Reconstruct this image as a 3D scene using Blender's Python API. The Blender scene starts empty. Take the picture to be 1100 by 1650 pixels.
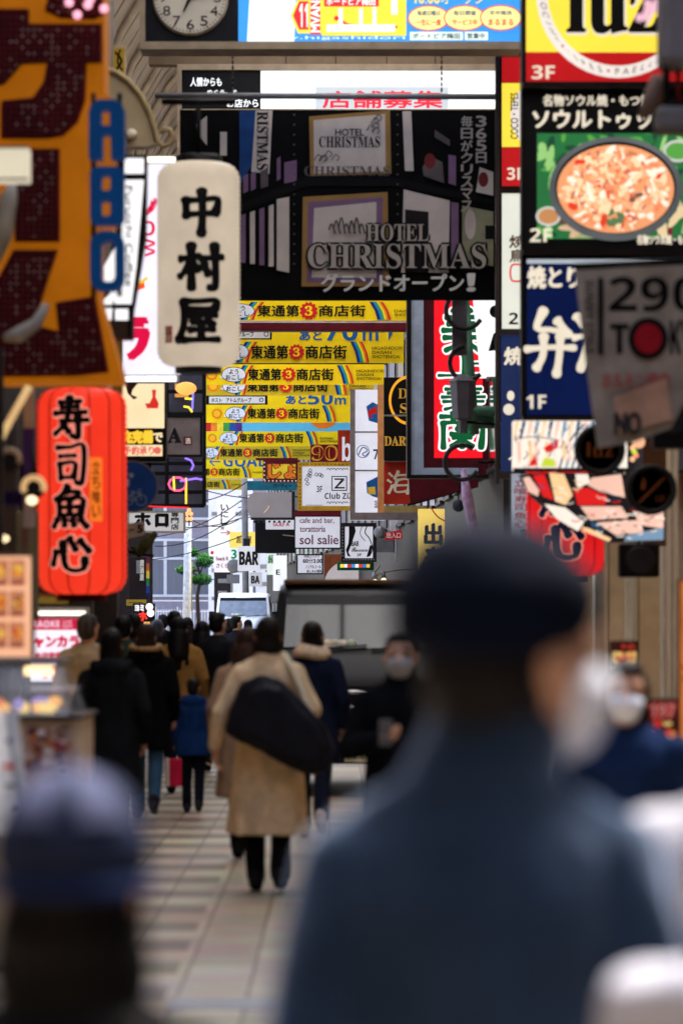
import bpy, bmesh, math, random
from mathutils import Vector, Matrix, noise
random.seed(7)
R = math.radians
SC = bpy.context.scene
COL = SC.collection

# ---------------------------------------------------------------- camera, sky, sun, exposure
FPX, HX, HY, EYE = 6187.0, 550.0, 1000.0, 1.6     # focal length in photo pixels, horizon row, eye height in metres
EXPO = 2.3
cam_d = bpy.data.cameras.new('camera')
cam_d.sensor_fit = 'VERTICAL'; cam_d.sensor_height = 36.0; cam_d.lens = 135.0
cam_d.shift_y = (HY - 825.0) / 1650.0
cam_d.clip_start = 0.5; cam_d.clip_end = 2000.0
cam_d.dof.use_dof = True; cam_d.dof.focus_distance = 92.0; cam_d.dof.aperture_fstop = 2.8; cam_d.dof.aperture_blades = 9
cam = bpy.data.objects.new('camera', cam_d); COL.objects.link(cam)
cam.location = (0, 0, EYE); cam.rotation_euler = (R(90), 0, 0)
SC.camera = cam
w = bpy.data.worlds.new('World'); SC.world = w; w.use_nodes = True
wn = w.node_tree
sky = wn.nodes.new('ShaderNodeTexSky'); sky.sky_type = 'NISHITA'; sky.sun_disc = False
SUN_EL, SUN_ROT = R(62), R(35)
sky.sun_elevation = SUN_EL; sky.sun_rotation = SUN_ROT; sky.air_density = 1.0; sky.dust_density = 3.0
wn.links.new(sky.outputs[0], wn.nodes['Background'].inputs[0])
wn.nodes['Background'].inputs[1].default_value = 0.15
sun_d = bpy.data.lights.new('sun', 'SUN'); sun_d.energy = 1.5; sun_d.angle = R(20); sun_d.color = (1.0, .95, .87)
sun = bpy.data.objects.new('sun', sun_d); COL.objects.link(sun)
_sd = Vector((math.sin(SUN_ROT) * math.cos(SUN_EL), math.cos(SUN_ROT) * math.cos(SUN_EL), math.sin(SUN_EL)))
sun.rotation_euler = (-_sd).to_track_quat('-Z', 'Y').to_euler(); sun.location = (0, 60, 60)
SC.view_settings.view_transform = 'Standard'; SC.view_settings.look = 'None'
SC.view_settings.exposure = EXPO; SC.view_settings.gamma = 1.0
try:
    SC.cycles.use_denoising = True; SC.cycles.max_bounces = 7; SC.cycles.diffuse_bounces = 4
    SC.cycles.sample_clamp_indirect = 6.0; SC.cycles.caustics_reflective = False; SC.cycles.caustics_refractive = False
except Exception: pass

# ---------------------------------------------------------------- materials
def lin(c):
    def f(v):
        v = max(0, v) / 255.0
        return v / 12.92 if v <= .04045 else ((v + .055) / 1.055) ** 2.4
    return tuple(f(v) for v in c)
MATS = {}
def M(name, c, rough=.55, emit=0.0, metal=0.0, var=.18, scale=5.0, bump=0.0, spec=.1, stretch=None):
    if name in MATS: return MATS[name]
    m = bpy.data.materials.new(name); m.use_nodes = True; MATS[name] = m
    nt = m.node_tree; b = nt.nodes['Principled BSDF']
    l = lin(c)
    b.inputs['Roughness'].default_value = rough; b.inputs['Metallic'].default_value = metal
    b.inputs['Specular IOR Level'].default_value = spec
    tc = nt.nodes.new('ShaderNodeTexCoord'); mp = nt.nodes.new('ShaderNodeMapping'); nz = nt.nodes.new('ShaderNodeTexNoise')
    nz.inputs['Scale'].default_value = scale; nz.inputs['Detail'].default_value = 4
    if stretch: mp.inputs['Scale'].default_value = stretch
    nt.links.new(tc.outputs['Object'], mp.inputs[0]); nt.links.new(mp.outputs[0], nz.inputs['Vector'])
    rp = nt.nodes.new('ShaderNodeValToRGB')
    rp.color_ramp.elements[0].position = .3; rp.color_ramp.elements[1].position = .7
    rp.color_ramp.elements[0].color = tuple(v * (1 - var) for v in l) + (1,)
    rp.color_ramp.elements[1].color = tuple(min(1, v * (1 + var)) for v in l) + (1,)
    nt.links.new(nz.outputs[0], rp.inputs[0]); nt.links.new(rp.outputs[0], b.inputs['Base Color'])
    if emit:
        nt.links.new(rp.outputs[0], b.inputs['Emission Color'])
        b.inputs['Emission Strength'].default_value = emit / (2 ** EXPO)
        k = min(1.0, .25 + .1)
        mx = nt.nodes.new('ShaderNodeMix'); mx.data_type = 'RGBA'; mx.inputs[0].default_value = .7
        mx.inputs[7].default_value = (0, 0, 0, 1)
        nt.links.new(rp.outputs[0], mx.inputs[6]); nt.links.new(mx.outputs[2], b.inputs['Base Color'])
    if bump:
        bp = nt.nodes.new('ShaderNodeBump'); bp.inputs['Strength'].default_value = bump; bp.inputs['Distance'].default_value = .02
        nt.links.new(nz.outputs[0], bp.inputs['Height']); nt.links.new(bp.outputs[0], b.inputs['Normal'])
    return m
def L(name, c, k=1.0, var=.05):                    # a self-glowing face: lit signs and lamps, also unlit panels, food, paper, cloth
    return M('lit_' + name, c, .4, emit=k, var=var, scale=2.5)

# ---------------------------------------------------------------- geometry helpers
def P(px, py, d): return Vector(((px - HX) / FPX * d, d, EYE - (py - HY) / FPX * d))
def mpx(d): return d / FPX                          # metres per photo pixel at distance d

class MB:
    def __init__(s): s.v = []; s.f = []; s.mi = []; s.sm = []; s.mats = []
    def mat(s, m):
        if m not in s.mats: s.mats.append(m)
        return s.mats.index(m)
    def add(s, vs, fs, m, smooth=False):
        o = len(s.v); k = s.mat(m)
        s.v += [tuple(v) for v in vs]
        for f in fs: s.f.append([i + o for i in f]); s.mi.append(k); s.sm.append(smooth)
    def box(s, a, b, m, bev=0.0):
        x0, x1 = sorted((a[0], b[0])); y0, y1 = sorted((a[1], b[1])); z0, z1 = sorted((a[2], b[2]))
        if bev <= 0:
            vs = [(x, y, z) for x in (x0, x1) for y in (y0, y1) for z in (z0, z1)]
            s.add(vs, [(0, 1, 3, 2), (4, 6, 7, 5), (0, 4, 5, 1), (2, 3, 7, 6), (0, 2, 6, 4), (1, 5, 7, 3)], m); return
        bm = bmesh.new(); bmesh.ops.create_cube(bm, size=1)
        for v in bm.verts: v.co = Vector(((x0 + x1) / 2 + v.co.x * (x1 - x0), (y0 + y1) / 2 + v.co.y * (y1 - y0), (z0 + z1) / 2 + v.co.z * (z1 - z0)))
        bmesh.ops.bevel(bm, geom=bm.edges[:], offset=min(bev, (x1 - x0) * .45, (y1 - y0) * .45, (z1 - z0) * .45), segments=2, affect='EDGES', profile=.5)
        s.bm(bm, m, False)
    def bm(s, bm, m, smooth):
        bm.verts.index_update()
        s.add([v.co[:] for v in bm.verts], [[v.index for v in f.verts] for f in bm.faces], m, smooth); bm.free()
    def face(s, pts, m): s.add(pts, [list(range(len(pts)))], m)
    def prism(s, pts, y0, y1, m):                   # outline [(x,z)] extruded from y0 (front) to y1
        n = len(pts); a = [(p[0], y0, p[1]) for p in pts]; b = [(p[0], y1, p[1]) for p in pts]
        s.add(a + b, [list(range(n)), list(range(2 * n - 1, n - 1, -1))] + [(i, i + n, (i + 1) % n + n, (i + 1) % n) for i in range(n)], m)
    def tube(s, pts, r, m, n=8, caps=True):
        pts = [Vector(p) for p in pts]; rs = r if isinstance(r, (list, tuple)) else [r] * len(pts)
        vs = []; up = None
        for i, p in enumerate(pts):
            t = (pts[min(i + 1, len(pts) - 1)] - pts[max(i - 1, 0)]).normalized()
            if up is None:
                up = Vector((0, 0, 1)) if abs(t.z) < .9 else Vector((1, 0, 0))
            u = t.cross(up); 
            if u.length < 1e-6: u = t.orthogonal()
            u.normalize(); v = u.cross(t).normalized(); up = v
            for k in range(n):
                a = 2 * math.pi * k / n; vs.append(p + (u * math.cos(a) + v * math.sin(a)) * rs[i])
        fs = [(i * n + k, i * n + (k + 1) % n, (i + 1) * n + (k + 1) % n, (i + 1) * n + k) for i in range(len(pts) - 1) for k in range(n)]
        if caps: fs += [list(range(n - 1, -1, -1)), list(range((len(pts) - 1) * n, len(pts) * n))]
        s.add(vs, fs, m, True)
    def lathe(s, c, prof, m, n=24, axis='z', smooth=True):    # prof [(r, h)]
        vs = []
        for r, h in prof:
            for k in range(n):
                a = 2 * math.pi * k / n; x, y = r * math.cos(a), r * math.sin(a)
                vs.append({'z': (c[0] + x, c[1] + y, c[2] + h), 'y': (c[0] + x, c[1] + h, c[2] + y), 'x': (c[0] + h, c[1] + x, c[2] + y)}[axis])
        fs = [(i * n + k, i * n + (k + 1) % n, (i + 1) * n + (k + 1) % n, (i + 1) * n + k) for i in range(len(prof) - 1) for k in range(n)]
        fs += [list(range(n)), list(range((len(prof) - 1) * n, len(prof) * n))]
        s.add(vs, fs, m, smooth)
    def ball(s, c, r, m, n=10, k=6):
        rr = r if isinstance(r, (list, tuple)) else (r, r, r)
        vs = []; 
        for i in range(1, k):
            t = math.pi * i / k
            for j in range(n):
                a = 2 * math.pi * j / n; vs.append((c[0] + rr[0] * math.sin(t) * math.cos(a), c[1] + rr[1] * math.sin(t) * math.sin(a), c[2] + rr[2] * math.cos(t)))
        o = len(vs); vs += [(c[0], c[1], c[2] + rr[2]), (c[0], c[1], c[2] - rr[2])]
        fs = [(i * n + j, (i + 1) * n + j, (i + 1) * n + (j + 1) % n, i * n + (j + 1) % n) for i in range(k - 2) for j in range(n)]
        fs += [(o, j, (j + 1) % n) for j in range(n)] + [(o + 1, (k - 2) * n + (j + 1) % n, (k - 2) * n + j) for j in range(n)]
        s.add(vs, fs, m, True)
    def mesh(s, off=(0, 0, 0)):
        me = bpy.data.meshes.new('mesh')
        me.from_pydata([(v[0] - off[0], v[1] - off[1], v[2] - off[2]) for v in s.v], [], s.f)
        for m in s.mats: me.materials.append(m)
        me.polygons.foreach_set('material_index', s.mi); me.polygons.foreach_set('use_smooth', s.sm); me.update()
        return me
    def build(s, name, parent=None, local=False):
        off = (0, 0, 0) if (parent is None or local) else world_loc(parent)
        o = bpy.data.objects.new(name, s.mesh(off)); COL.objects.link(o)
        if parent is not None: o.parent = parent
        return o
def world_loc(o):
    l = Vector(o.location)
    while o.parent is not None: o = o.parent; l += Vector(o.location)
    return l
def thing(name, label, cat, loc, group=None, rz=0):
    o = bpy.data.objects.new(name, None); COL.objects.link(o); o.empty_display_size = .2
    o.location = loc; o.rotation_euler = (0, 0, rz); o['label'] = label; o['category'] = cat
    if group: o['group'] = group
    return o
def structure(mb, name):
    o = mb.build(name); o['kind'] = 'structure'; return o
def solo(mb, name, label, cat, group=None):
    c = [sum(v[i] for v in mb.v) / len(mb.v) for i in range(3)]
    o = bpy.data.objects.new(name, mb.mesh(c)); o.location = c; COL.objects.link(o); o['label'] = label; o['category'] = cat
    if group: o['group'] = group
    return o

# ---------------------------------------------------------------- lettering
_tc = bpy.data.curves.new('type', 'FONT'); _tc.resolution_u = 3
_to = bpy.data.objects.new('type', _tc); COL.objects.link(_to)
_cache = {}
def bold(t):                                        # heavy sans
    r = ''
    for ch in t:
        if 'A' <= ch <= 'Z': r += chr(0x1D5D4 + ord(ch) - 65)
        elif 'a' <= ch <= 'z': r += chr(0x1D5EE + ord(ch) - 97)
        elif '0' <= ch <= '9': r += chr(0x1D7EC + ord(ch) - 48)
        else: r += ch
    return r
def serif(t):
    r = ''
    for ch in t:
        if 'A' <= ch <= 'Z': r += chr(0x1D400 + ord(ch) - 65)
        elif 'a' <= ch <= 'z': r += chr(0x1D41A + ord(ch) - 97)
        elif '0' <= ch <= '9': r += chr(0x1D7CE + ord(ch) - 48)
        else: r += ch
    return r
def glyphs(t):
    if t not in _cache:
        _tc.body = t
        dg = bpy.context.evaluated_depsgraph_get(); dg.update()
        me = bpy.data.meshes.new_from_object(_to.evaluated_get(dg))
        v = [(p.co.x, p.co.y) for p in me.vertices]; f = [list(p.vertices) for p in me.polygons]
        bpy.data.meshes.remove(me); _cache[t] = (v, f)
    return _cache[t]
def text_geo(t, box, weight=0.0, vertical=False, rot=0, keep=False):
    """2-D verts and faces of the text fitted to box (x0, y0, x1, y1), y up; list of layers"""
    if vertical:
        out = []; n = len(t); x0, y0, x1, y1 = box; h = (y1 - y0) / n
        for i, ch in enumerate(t):
            if ch == ' ': continue
            out += text_geo(ch, (x0, y1 - (i + .94) * h, x1, y1 - (i + .06) * h), weight)
        return out
    v, f = glyphs(t)
    if not v: return []
    if rot: v = [(-y, x) for x, y in v] if rot > 0 else [(y, -x) for x, y in v]
    a0 = min(p[0] for p in v); a1 = max(p[0] for p in v); b0 = min(p[1] for p in v); b1 = max(p[1] for p in v)
    x0, y0, x1, y1 = box
    kx = (x1 - x0) / max(1e-6, a1 - a0); ky = (y1 - y0) / max(1e-6, b1 - b0)
    if keep: kx = ky = min(kx, ky)
    vv = [((x0 + x1) / 2 + (p[0] - (a0 + a1) / 2) * kx, (y0 + y1) / 2 + (p[1] - (b0 + b1) / 2) * ky) for p in v]
    out = [(vv, f)]
    if weight:
        wd = weight * ky * .5
        for dx, dy in ((-1, 0), (1, 0), (0, .8), (0, -.8), (.7, .7), (-.7, -.7)):
            out.append(([(p[0] + dx * wd, p[1] + dy * wd) for p in vv], f))
    return out

BRUSH = {
 '中': [[(.14,.8),(.15,.42)],[(.1,.78),(.5,.8),(.87,.82),(.82,.48)],[(.15,.46),(.82,.5)],[(.5,1),(.52,.5),(.49,0)]],
 '村': [[(.02,.68),(.46,.74)],[(.27,.98),(.28,.02)],[(.27,.68),(.15,.42),(.0,.28)],[(.3,.58),(.44,.44)],[(.48,.68),(1,.73)],[(.8,.98),(.82,.1),(.66,.04)],[(.56,.52),(.66,.34)]],
 '屋': [[(.12,.95),(.5,.95),(.9,.97),(.86,.76)],[(.15,.77),(.86,.76)],[(.14,.95),(.14,.4),(.0,.02)],[(.28,.62),(.9,.63)],[(.5,.6),(.33,.44),(.78,.46)],[(.68,.55),(.84,.4)],[(.28,.27),(.84,.29)],[(.54,.44),(.54,.06)],[(.14,.03),(.96,.05)]],
 '寿': [[(.2,.9),(.8,.93)],[(.26,.77),(.74,.79)],[(.05,.63),(.95,.66)],[(.5,1.02),(.46,.6),(.3,.3),(.05,.1)],[(.25,.42),(1,.46)],[(.72,.56),(.73,.02),(.55,.07)],[(.36,.3),(.48,.16)]],
 '司': [[(.05,.92),(.5,.93),(.9,.95),(.86,.04),(.66,.03)],[(.15,.69),(.66,.71)],[(.16,.5),(.2,.1)],[(.15,.49),(.64,.52),(.6,.13)],[(.2,.14),(.6,.15)]],
 '魚': [[(.44,1.03),(.3,.86),(.06,.7)],[(.35,.88),(.76,.9),(.58,.72)],[(.18,.7),(.22,.29)],[(.18,.7),(.84,.73),(.78,.3)],[(.22,.51),(.78,.52)],[(.22,.31),(.78,.32)],[(.5,.7),(.5,.32)],[(.14,.19),(.04,.02)],[(.37,.18),(.36,.05)],[(.58,.18),(.63,.05)],[(.8,.2),(.97,.02)]],
 '心': [[(.12,.55),(.03,.2)],[(.3,.8),(.36,.22),(.55,.05),(.82,.1),(.86,.38)],[(.48,.9),(.64,.6)],[(.74,.84),(.97,.56)]],
 '弁': [[(.36,1),(.22,.73),(.5,.7),(.84,.66)],[(.64,.84),(.88,.62)],[(0,.4),(.5,.43),(1,.42)],[(.36,.6),(.34,.3),(.2,.1)],[(.7,.6),(.68,.3),(.62,0)]],
 '氵': [[(.2,1),(.45,.85)],[(.1,.62),(.6,.6),(.35,.05)],[(.5,.8),(1,.85)]],
 '海': [[(.08,.92),(.2,.8)],[(.02,.62),(.15,.52)],[(.2,.35),(.05,.05)],[(.45,1),(.3,.7)],[(.4,.84),(.98,.86)],[(.4,.62),(.34,.12),(.9,.14)],[(.4,.62),(.9,.64),(.84,.02)],[(.25,.38),(1,.4)]],
 '蘭': [[(.02,.9),(.98,.92)],[(.3,1),(.3,.8)],[(.7,1),(.7,.8)],[(.08,.72),(.08,0)],[(.08,.72),(.4,.72),(.4,.52)],[(.6,.52),(.6,.72),(.94,.72),(.92,0)],[(.25,.4),(.75,.4)],[(.5,.55),(.5,.02)],[(.3,.3),(.7,.3)],[(.48,.25),(.25,.05)],[(.52,.25),(.75,.05)]],
 '上': [[(.5,1),(.5,.1)],[(.5,.6),(.9,.62)],[(0,.08),(1,.1)]],
 '美': [[(.3,1),(.38,.86)],[(.7,1),(.6,.86)],[(.1,.82),(.9,.83)],[(.15,.66),(.85,.67)],[(.02,.5),(.98,.51)],[(.5,.82),(.5,.5)],[(.05,.32),(.95,.33)],[(.5,.5),(.42,.2),(.08,0)],[(.52,.3),(.95,0)]],
}
def spline(pts, n=6):
    if len(pts) == 2: return [(pts[0][0] + (pts[1][0] - pts[0][0]) * i / n, pts[0][1] + (pts[1][1] - pts[0][1]) * i / n) for i in range(n + 1)]
    out = []; q = [pts[0]] + list(pts) + [pts[-1]]
    for i in range(1, len(q) - 2):
        for k in range(n):
            t = k / n; r = []
            for a in (0, 1):
                p0, p1, p2, p3 = q[i - 1][a], q[i][a], q[i + 1][a], q[i + 2][a]
                r.append(.5 * (2 * p1 + (p2 - p0) * t + (2 * p0 - 5 * p1 + 4 * p2 - p3) * t * t + (3 * p1 - p0 - 3 * p2 + p3) * t ** 3))
            out.append(tuple(r))
    out.append(pts[-1]); return out
def brush_geo(ch, box, wid=.12, grow=0.0):
    x0, y0, x1, y1 = box; out = []
    for st in BRUSH[ch]:
        pts = spline([(x0 + p[0] * (x1 - x0), y0 + p[1] * (y1 - y0)) for p in st]); n = len(pts)
        sz = min(abs(x1 - x0), abs(y1 - y0)); L_, Rr, ws, ts = [], [], [], []
        for i in range(n):
            a, b = pts[max(0, i - 1)], pts[min(n - 1, i + 1)]
            tx, ty = b[0] - a[0], b[1] - a[1]; ln = math.hypot(tx, ty) or 1; tx /= ln; ty /= ln
            u = i / (n - 1); wd = sz * wid * .5 * (.78 + .38 * math.exp(-((u - .02) / .12) ** 2) + .3 * math.exp(-((u - .93) / .1) ** 2)) * (1.12 if abs(ty) > abs(tx) else .84) + grow
            ws.append(wd); ts.append((tx, ty)); L_.append((pts[i][0] - ty * wd, pts[i][1] + tx * wd)); Rr.append((pts[i][0] + ty * wd, pts[i][1] - tx * wd))
        v = L_ + Rr; f = [[i, i + 1, n + i + 1, n + i] for i in range(n - 1)]
        for e, sg in ((0, -1), (n - 1, 1)):
            c = len(v); v.append(pts[e]); arc = []
            for k in range(1, 6):
                a = math.pi * k / 6; tx, ty = ts[e]; wd = ws[e]
                v.append((pts[e][0] + wd * (-ty * math.cos(a) + sg * tx * math.sin(a) * .7), pts[e][1] + wd * (tx * math.cos(a) + sg * ty * math.sin(a) * .7))); arc.append(len(v) - 1)
            ch_ = [e] + arc + [n + e]
            for k in range(len(ch_) - 1): f.append([c, ch_[k], ch_[k + 1]])
        out.append((v, f))
    return out

class Sign:
    """a sign facing the street towards the camera; content is measured in photo pixels at its distance d"""
    def __init__(s, name, label, cat, box, d, face, depth=.14, frame=None, fw=3, group=None, outline=None, bev=.008):
        s.d = d; s.k = mpx(d); s.n = 0; s.parts = {}; s.q = 0
        x0, y0, x1, y1 = box; s.box = box
        s.o = thing(name, label, cat, P((x0 + x1) / 2, y1, d + depth / 2), group)
        mb = MB()
        if outline: mb.prism([(P(x, y, d).x, P(x, y, d).z) for x, y in outline], d, d + depth, face)
        else:
            a, b = P(x0, y0, d), P(x1, y1, d); mb.box((a.x, d, a.z), (b.x, d + depth, b.z), face, bev)
        s.panel = mb.build('panel', s.o)
        if frame is not None:
            fb = MB(); a, b = P(x0, y0, d), P(x1, y1, d); t = fw * s.k; e = .006; yf, yb = d - .025, d + depth + .004
            fb.box((a.x - e, yf, a.z + e), (b.x + e, yb, a.z + e - t), frame); fb.box((a.x - e, yf, b.z - e + t), (b.x + e, yb, b.z - e), frame)
            fb.box((a.x - e, yf, a.z + e - t), (a.x - e + t, yb, b.z - e + t), frame); fb.box((b.x + e - t, yf, a.z + e - t), (b.x + e, yb, b.z - e + t), frame)
            fb.build('frame', s.o)
    def pt(s, x, y):
        q = P(x, y, s.d); return q.x, q.z
    def lay(s, st=.0008): s.n += st; return s.d - .003 - s.n
    def mb(s, part, own=False):
        if own: s.q += 1; return s.parts.setdefault((part, s.q), MB())
        return s.parts.setdefault((part, 0), MB())
    def poly(s, pts, m, part='artwork', thick=0):
        y = s.lay(.00012 if part == 'stew_photo' else .0008); q = [s.pt(*p) for p in pts]
        if thick: s.mb(part, True).prism(q, y - thick, s.d + .001, m)
        else: s.mb(part).face([(x, y, z) for x, z in q], m)
        return s
    def rect(s, x0, y0, x1, y1, m, part='artwork', thick=0): return s.poly([(x0, y0), (x1, y0), (x1, y1), (x0, y1)], m, part, thick)
    def oval(s, cx, cy, rx, ry, m, part='artwork', n=28, a0=0, a1=360, hole=0):
        y = s.lay(); pts = [(cx + rx * math.cos(R(a0 + (a1 - a0) * i / n)), cy + ry * math.sin(R(a0 + (a1 - a0) * i / n))) for i in range(n + 1)]
        if hole:
            inn = [(cx + (p[0] - cx) * hole, cy + (p[1] - cy) * hole) for p in pts]
            q = [s.pt(*p) for p in pts] + [s.pt(*p) for p in inn]
            s.mb(part).add([(a, y, b) for a, b in q], [(i, i + 1, n + 2 + i, n + 1 + i) for i in range(n)], m)
        else:
            if a1 - a0 == 360: pts = pts[:-1]
            s.mb(part).face([(a, y, b) for a, b in (s.pt(*p) for p in pts)], m)
        return s
    def line(s, pts, wpx, m, part='artwork'):
        pts = spline(pts) if len(pts) > 2 else pts
        y = s.lay(); A, B = [], []
        for i, p in enumerate(pts):
            a, b = pts[max(0, i - 1)], pts[min(len(pts) - 1, i + 1)]; tx, ty = b[0] - a[0], b[1] - a[1]; ln = math.hypot(tx, ty) or 1
            A.append((p[0] - ty / ln * wpx / 2, p[1] + tx / ln * wpx / 2)); B.append((p[0] + ty / ln * wpx / 2, p[1] - tx / ln * wpx / 2))
        n = len(pts); q = [s.pt(*p) for p in A + B]
        s.mb(part).add([(a, y, b) for a, b in q], [(i, i + 1, n + i + 1, n + i) for i in range(n - 1)], m); return s
    def geo(s, layers, m, part):
        y = s.lay(); s.n += .0038; mb = s.mb(part, 'lettering' in part)
        for i, (v, f) in enumerate(layers): mb.add([(a, y - i * .0005, b) for a, b in v], f, m)
        return s
    def text(s, t, x0, y0, x1, y1, m, weight=0.0, vertical=False, rot=0, keep=False, part='lettering'):
        a, b = s.pt(x0, y1), s.pt(x1, y0)
        return s.geo(text_geo(t, (a[0], a[1], b[0], b[1]), weight, vertical, rot, keep), m, part)
    def brush(s, ch, x0, y0, x1, y1, m, wid=.13, grow=0, part='lettering'):
        a, b = s.pt(x0, y1), s.pt(x1, y0)
        return s.geo(brush_geo(ch, (a[0], a[1], b[0], b[1]), wid, grow * s.k), m, part)
    def bulbs(s, x0, y0, x1, y1, nx, ny, m, rpx=3, part='bulb_row'):
        mb = s.mb(part)
        for i in range(nx):
            for j in range(ny):
                q = P(x0 + (x1 - x0) * (i + .5) / nx, y0 + (y1 - y0) * (j + .5) / ny, s.d - .01); mb.ball(q, rpx * s.k, m, 8, 5)
        return s
    def done(s):
        for k, mb in s.parts.items(): mb.build(k[0], s.o)
        return s.o
# ---------------------------------------------------------------- people
def rcone(mb, p0, p1, r0, r1, m, n=14):
    p0, p1 = Vector(p0), Vector(p1); t = p1 - p0; ln = t.length
    if ln < 1e-5: mb.ball(p0, r0, m); return
    t /= ln; pts, rs = [], []
    for k in range(5):
        a = math.pi / 2 * (1 - k / 4) ; pts.append(p0 - t * r0 * math.sin(a)); rs.append(max(.0004, r0 * math.cos(a)))
    for k in range(5):
        a = math.pi / 2 * k / 4; pts.append(p1 + t * r1 * math.sin(a)); rs.append(max(.0004, r1 * math.cos(a)))
    mb.tube(pts, rs, m, n)
def loft(mb, rings, m, n=40, fold=0.0, nf=9, ph=0.0):
    """rings (cx, cy, z, rx, ry, fold weight) from bottom to top, closed with caps"""
    vs = []
    for (cx, cy, z, rx, ry, fw) in rings:
        for k in range(n):
            a = 2 * math.pi * k / n; q = 1 + fold * fw * (math.sin(nf * a + ph) + .6 * math.sin((nf - 3) * a + 2 * ph))
            vs.append((cx + rx * q * math.cos(a), cy + ry * q * math.sin(a), z))
    fs = [(i * n + k, i * n + (k + 1) % n, (i + 1) * n + (k + 1) % n, (i + 1) * n + k) for i in range(len(rings) - 1) for k in range(n)]
    fs += [list(range(n - 1, -1, -1)), list(range((len(rings) - 1) * n, len(rings) * n))]
    mb.add(vs, fs, m, True)
def melt(mb, name, parent, voxel, sm=6, wr=0.0, k=1.0, seed=0, cut=None):
    """one continuous surface out of overlapping pieces, with cloth creases"""
    me0 = mb.mesh(); o = bpy.data.objects.new('tmp', me0); COL.objects.link(o)
    r = o.modifiers.new('r', 'REMESH'); r.mode = 'VOXEL'; r.voxel_size = voxel; r.use_smooth_shade = True
    s = o.modifiers.new('s', 'SMOOTH'); s.iterations = sm; s.factor = .5
    dg = bpy.context.evaluated_depsgraph_get(); dg.update()
    me = bpy.data.meshes.new_from_object(o.evaluated_get(dg)); bpy.data.objects.remove(o); bpy.data.meshes.remove(me0)
    mat = mb.mats[0]; me.materials.clear(); me.materials.append(mat)
    if wr:
        nrm = [v.normal.copy() for v in me.vertices]
        for v, n in zip(me.vertices, nrm):
            c = v.co; q = Vector((c.x * 9 + seed, c.y * 9, c.z * 3.2)); h = noise.noise(q) + .5 * noise.noise(q * 2.3 + Vector((0, 0, c.x * 6)))
            v.co = c + n * (h * wr)
    if k != 1.0:
        for v in me.vertices: v.co *= k
    me.polygons.foreach_set('use_smooth', [True] * len(me.polygons)); me.update()
    ob = bpy.data.objects.new(name, me); COL.objects.link(ob); ob.parent = parent
    return ob
SKIN = lambda: M('skin', (196, 148, 120), .5, var=.06, scale=14)
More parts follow.
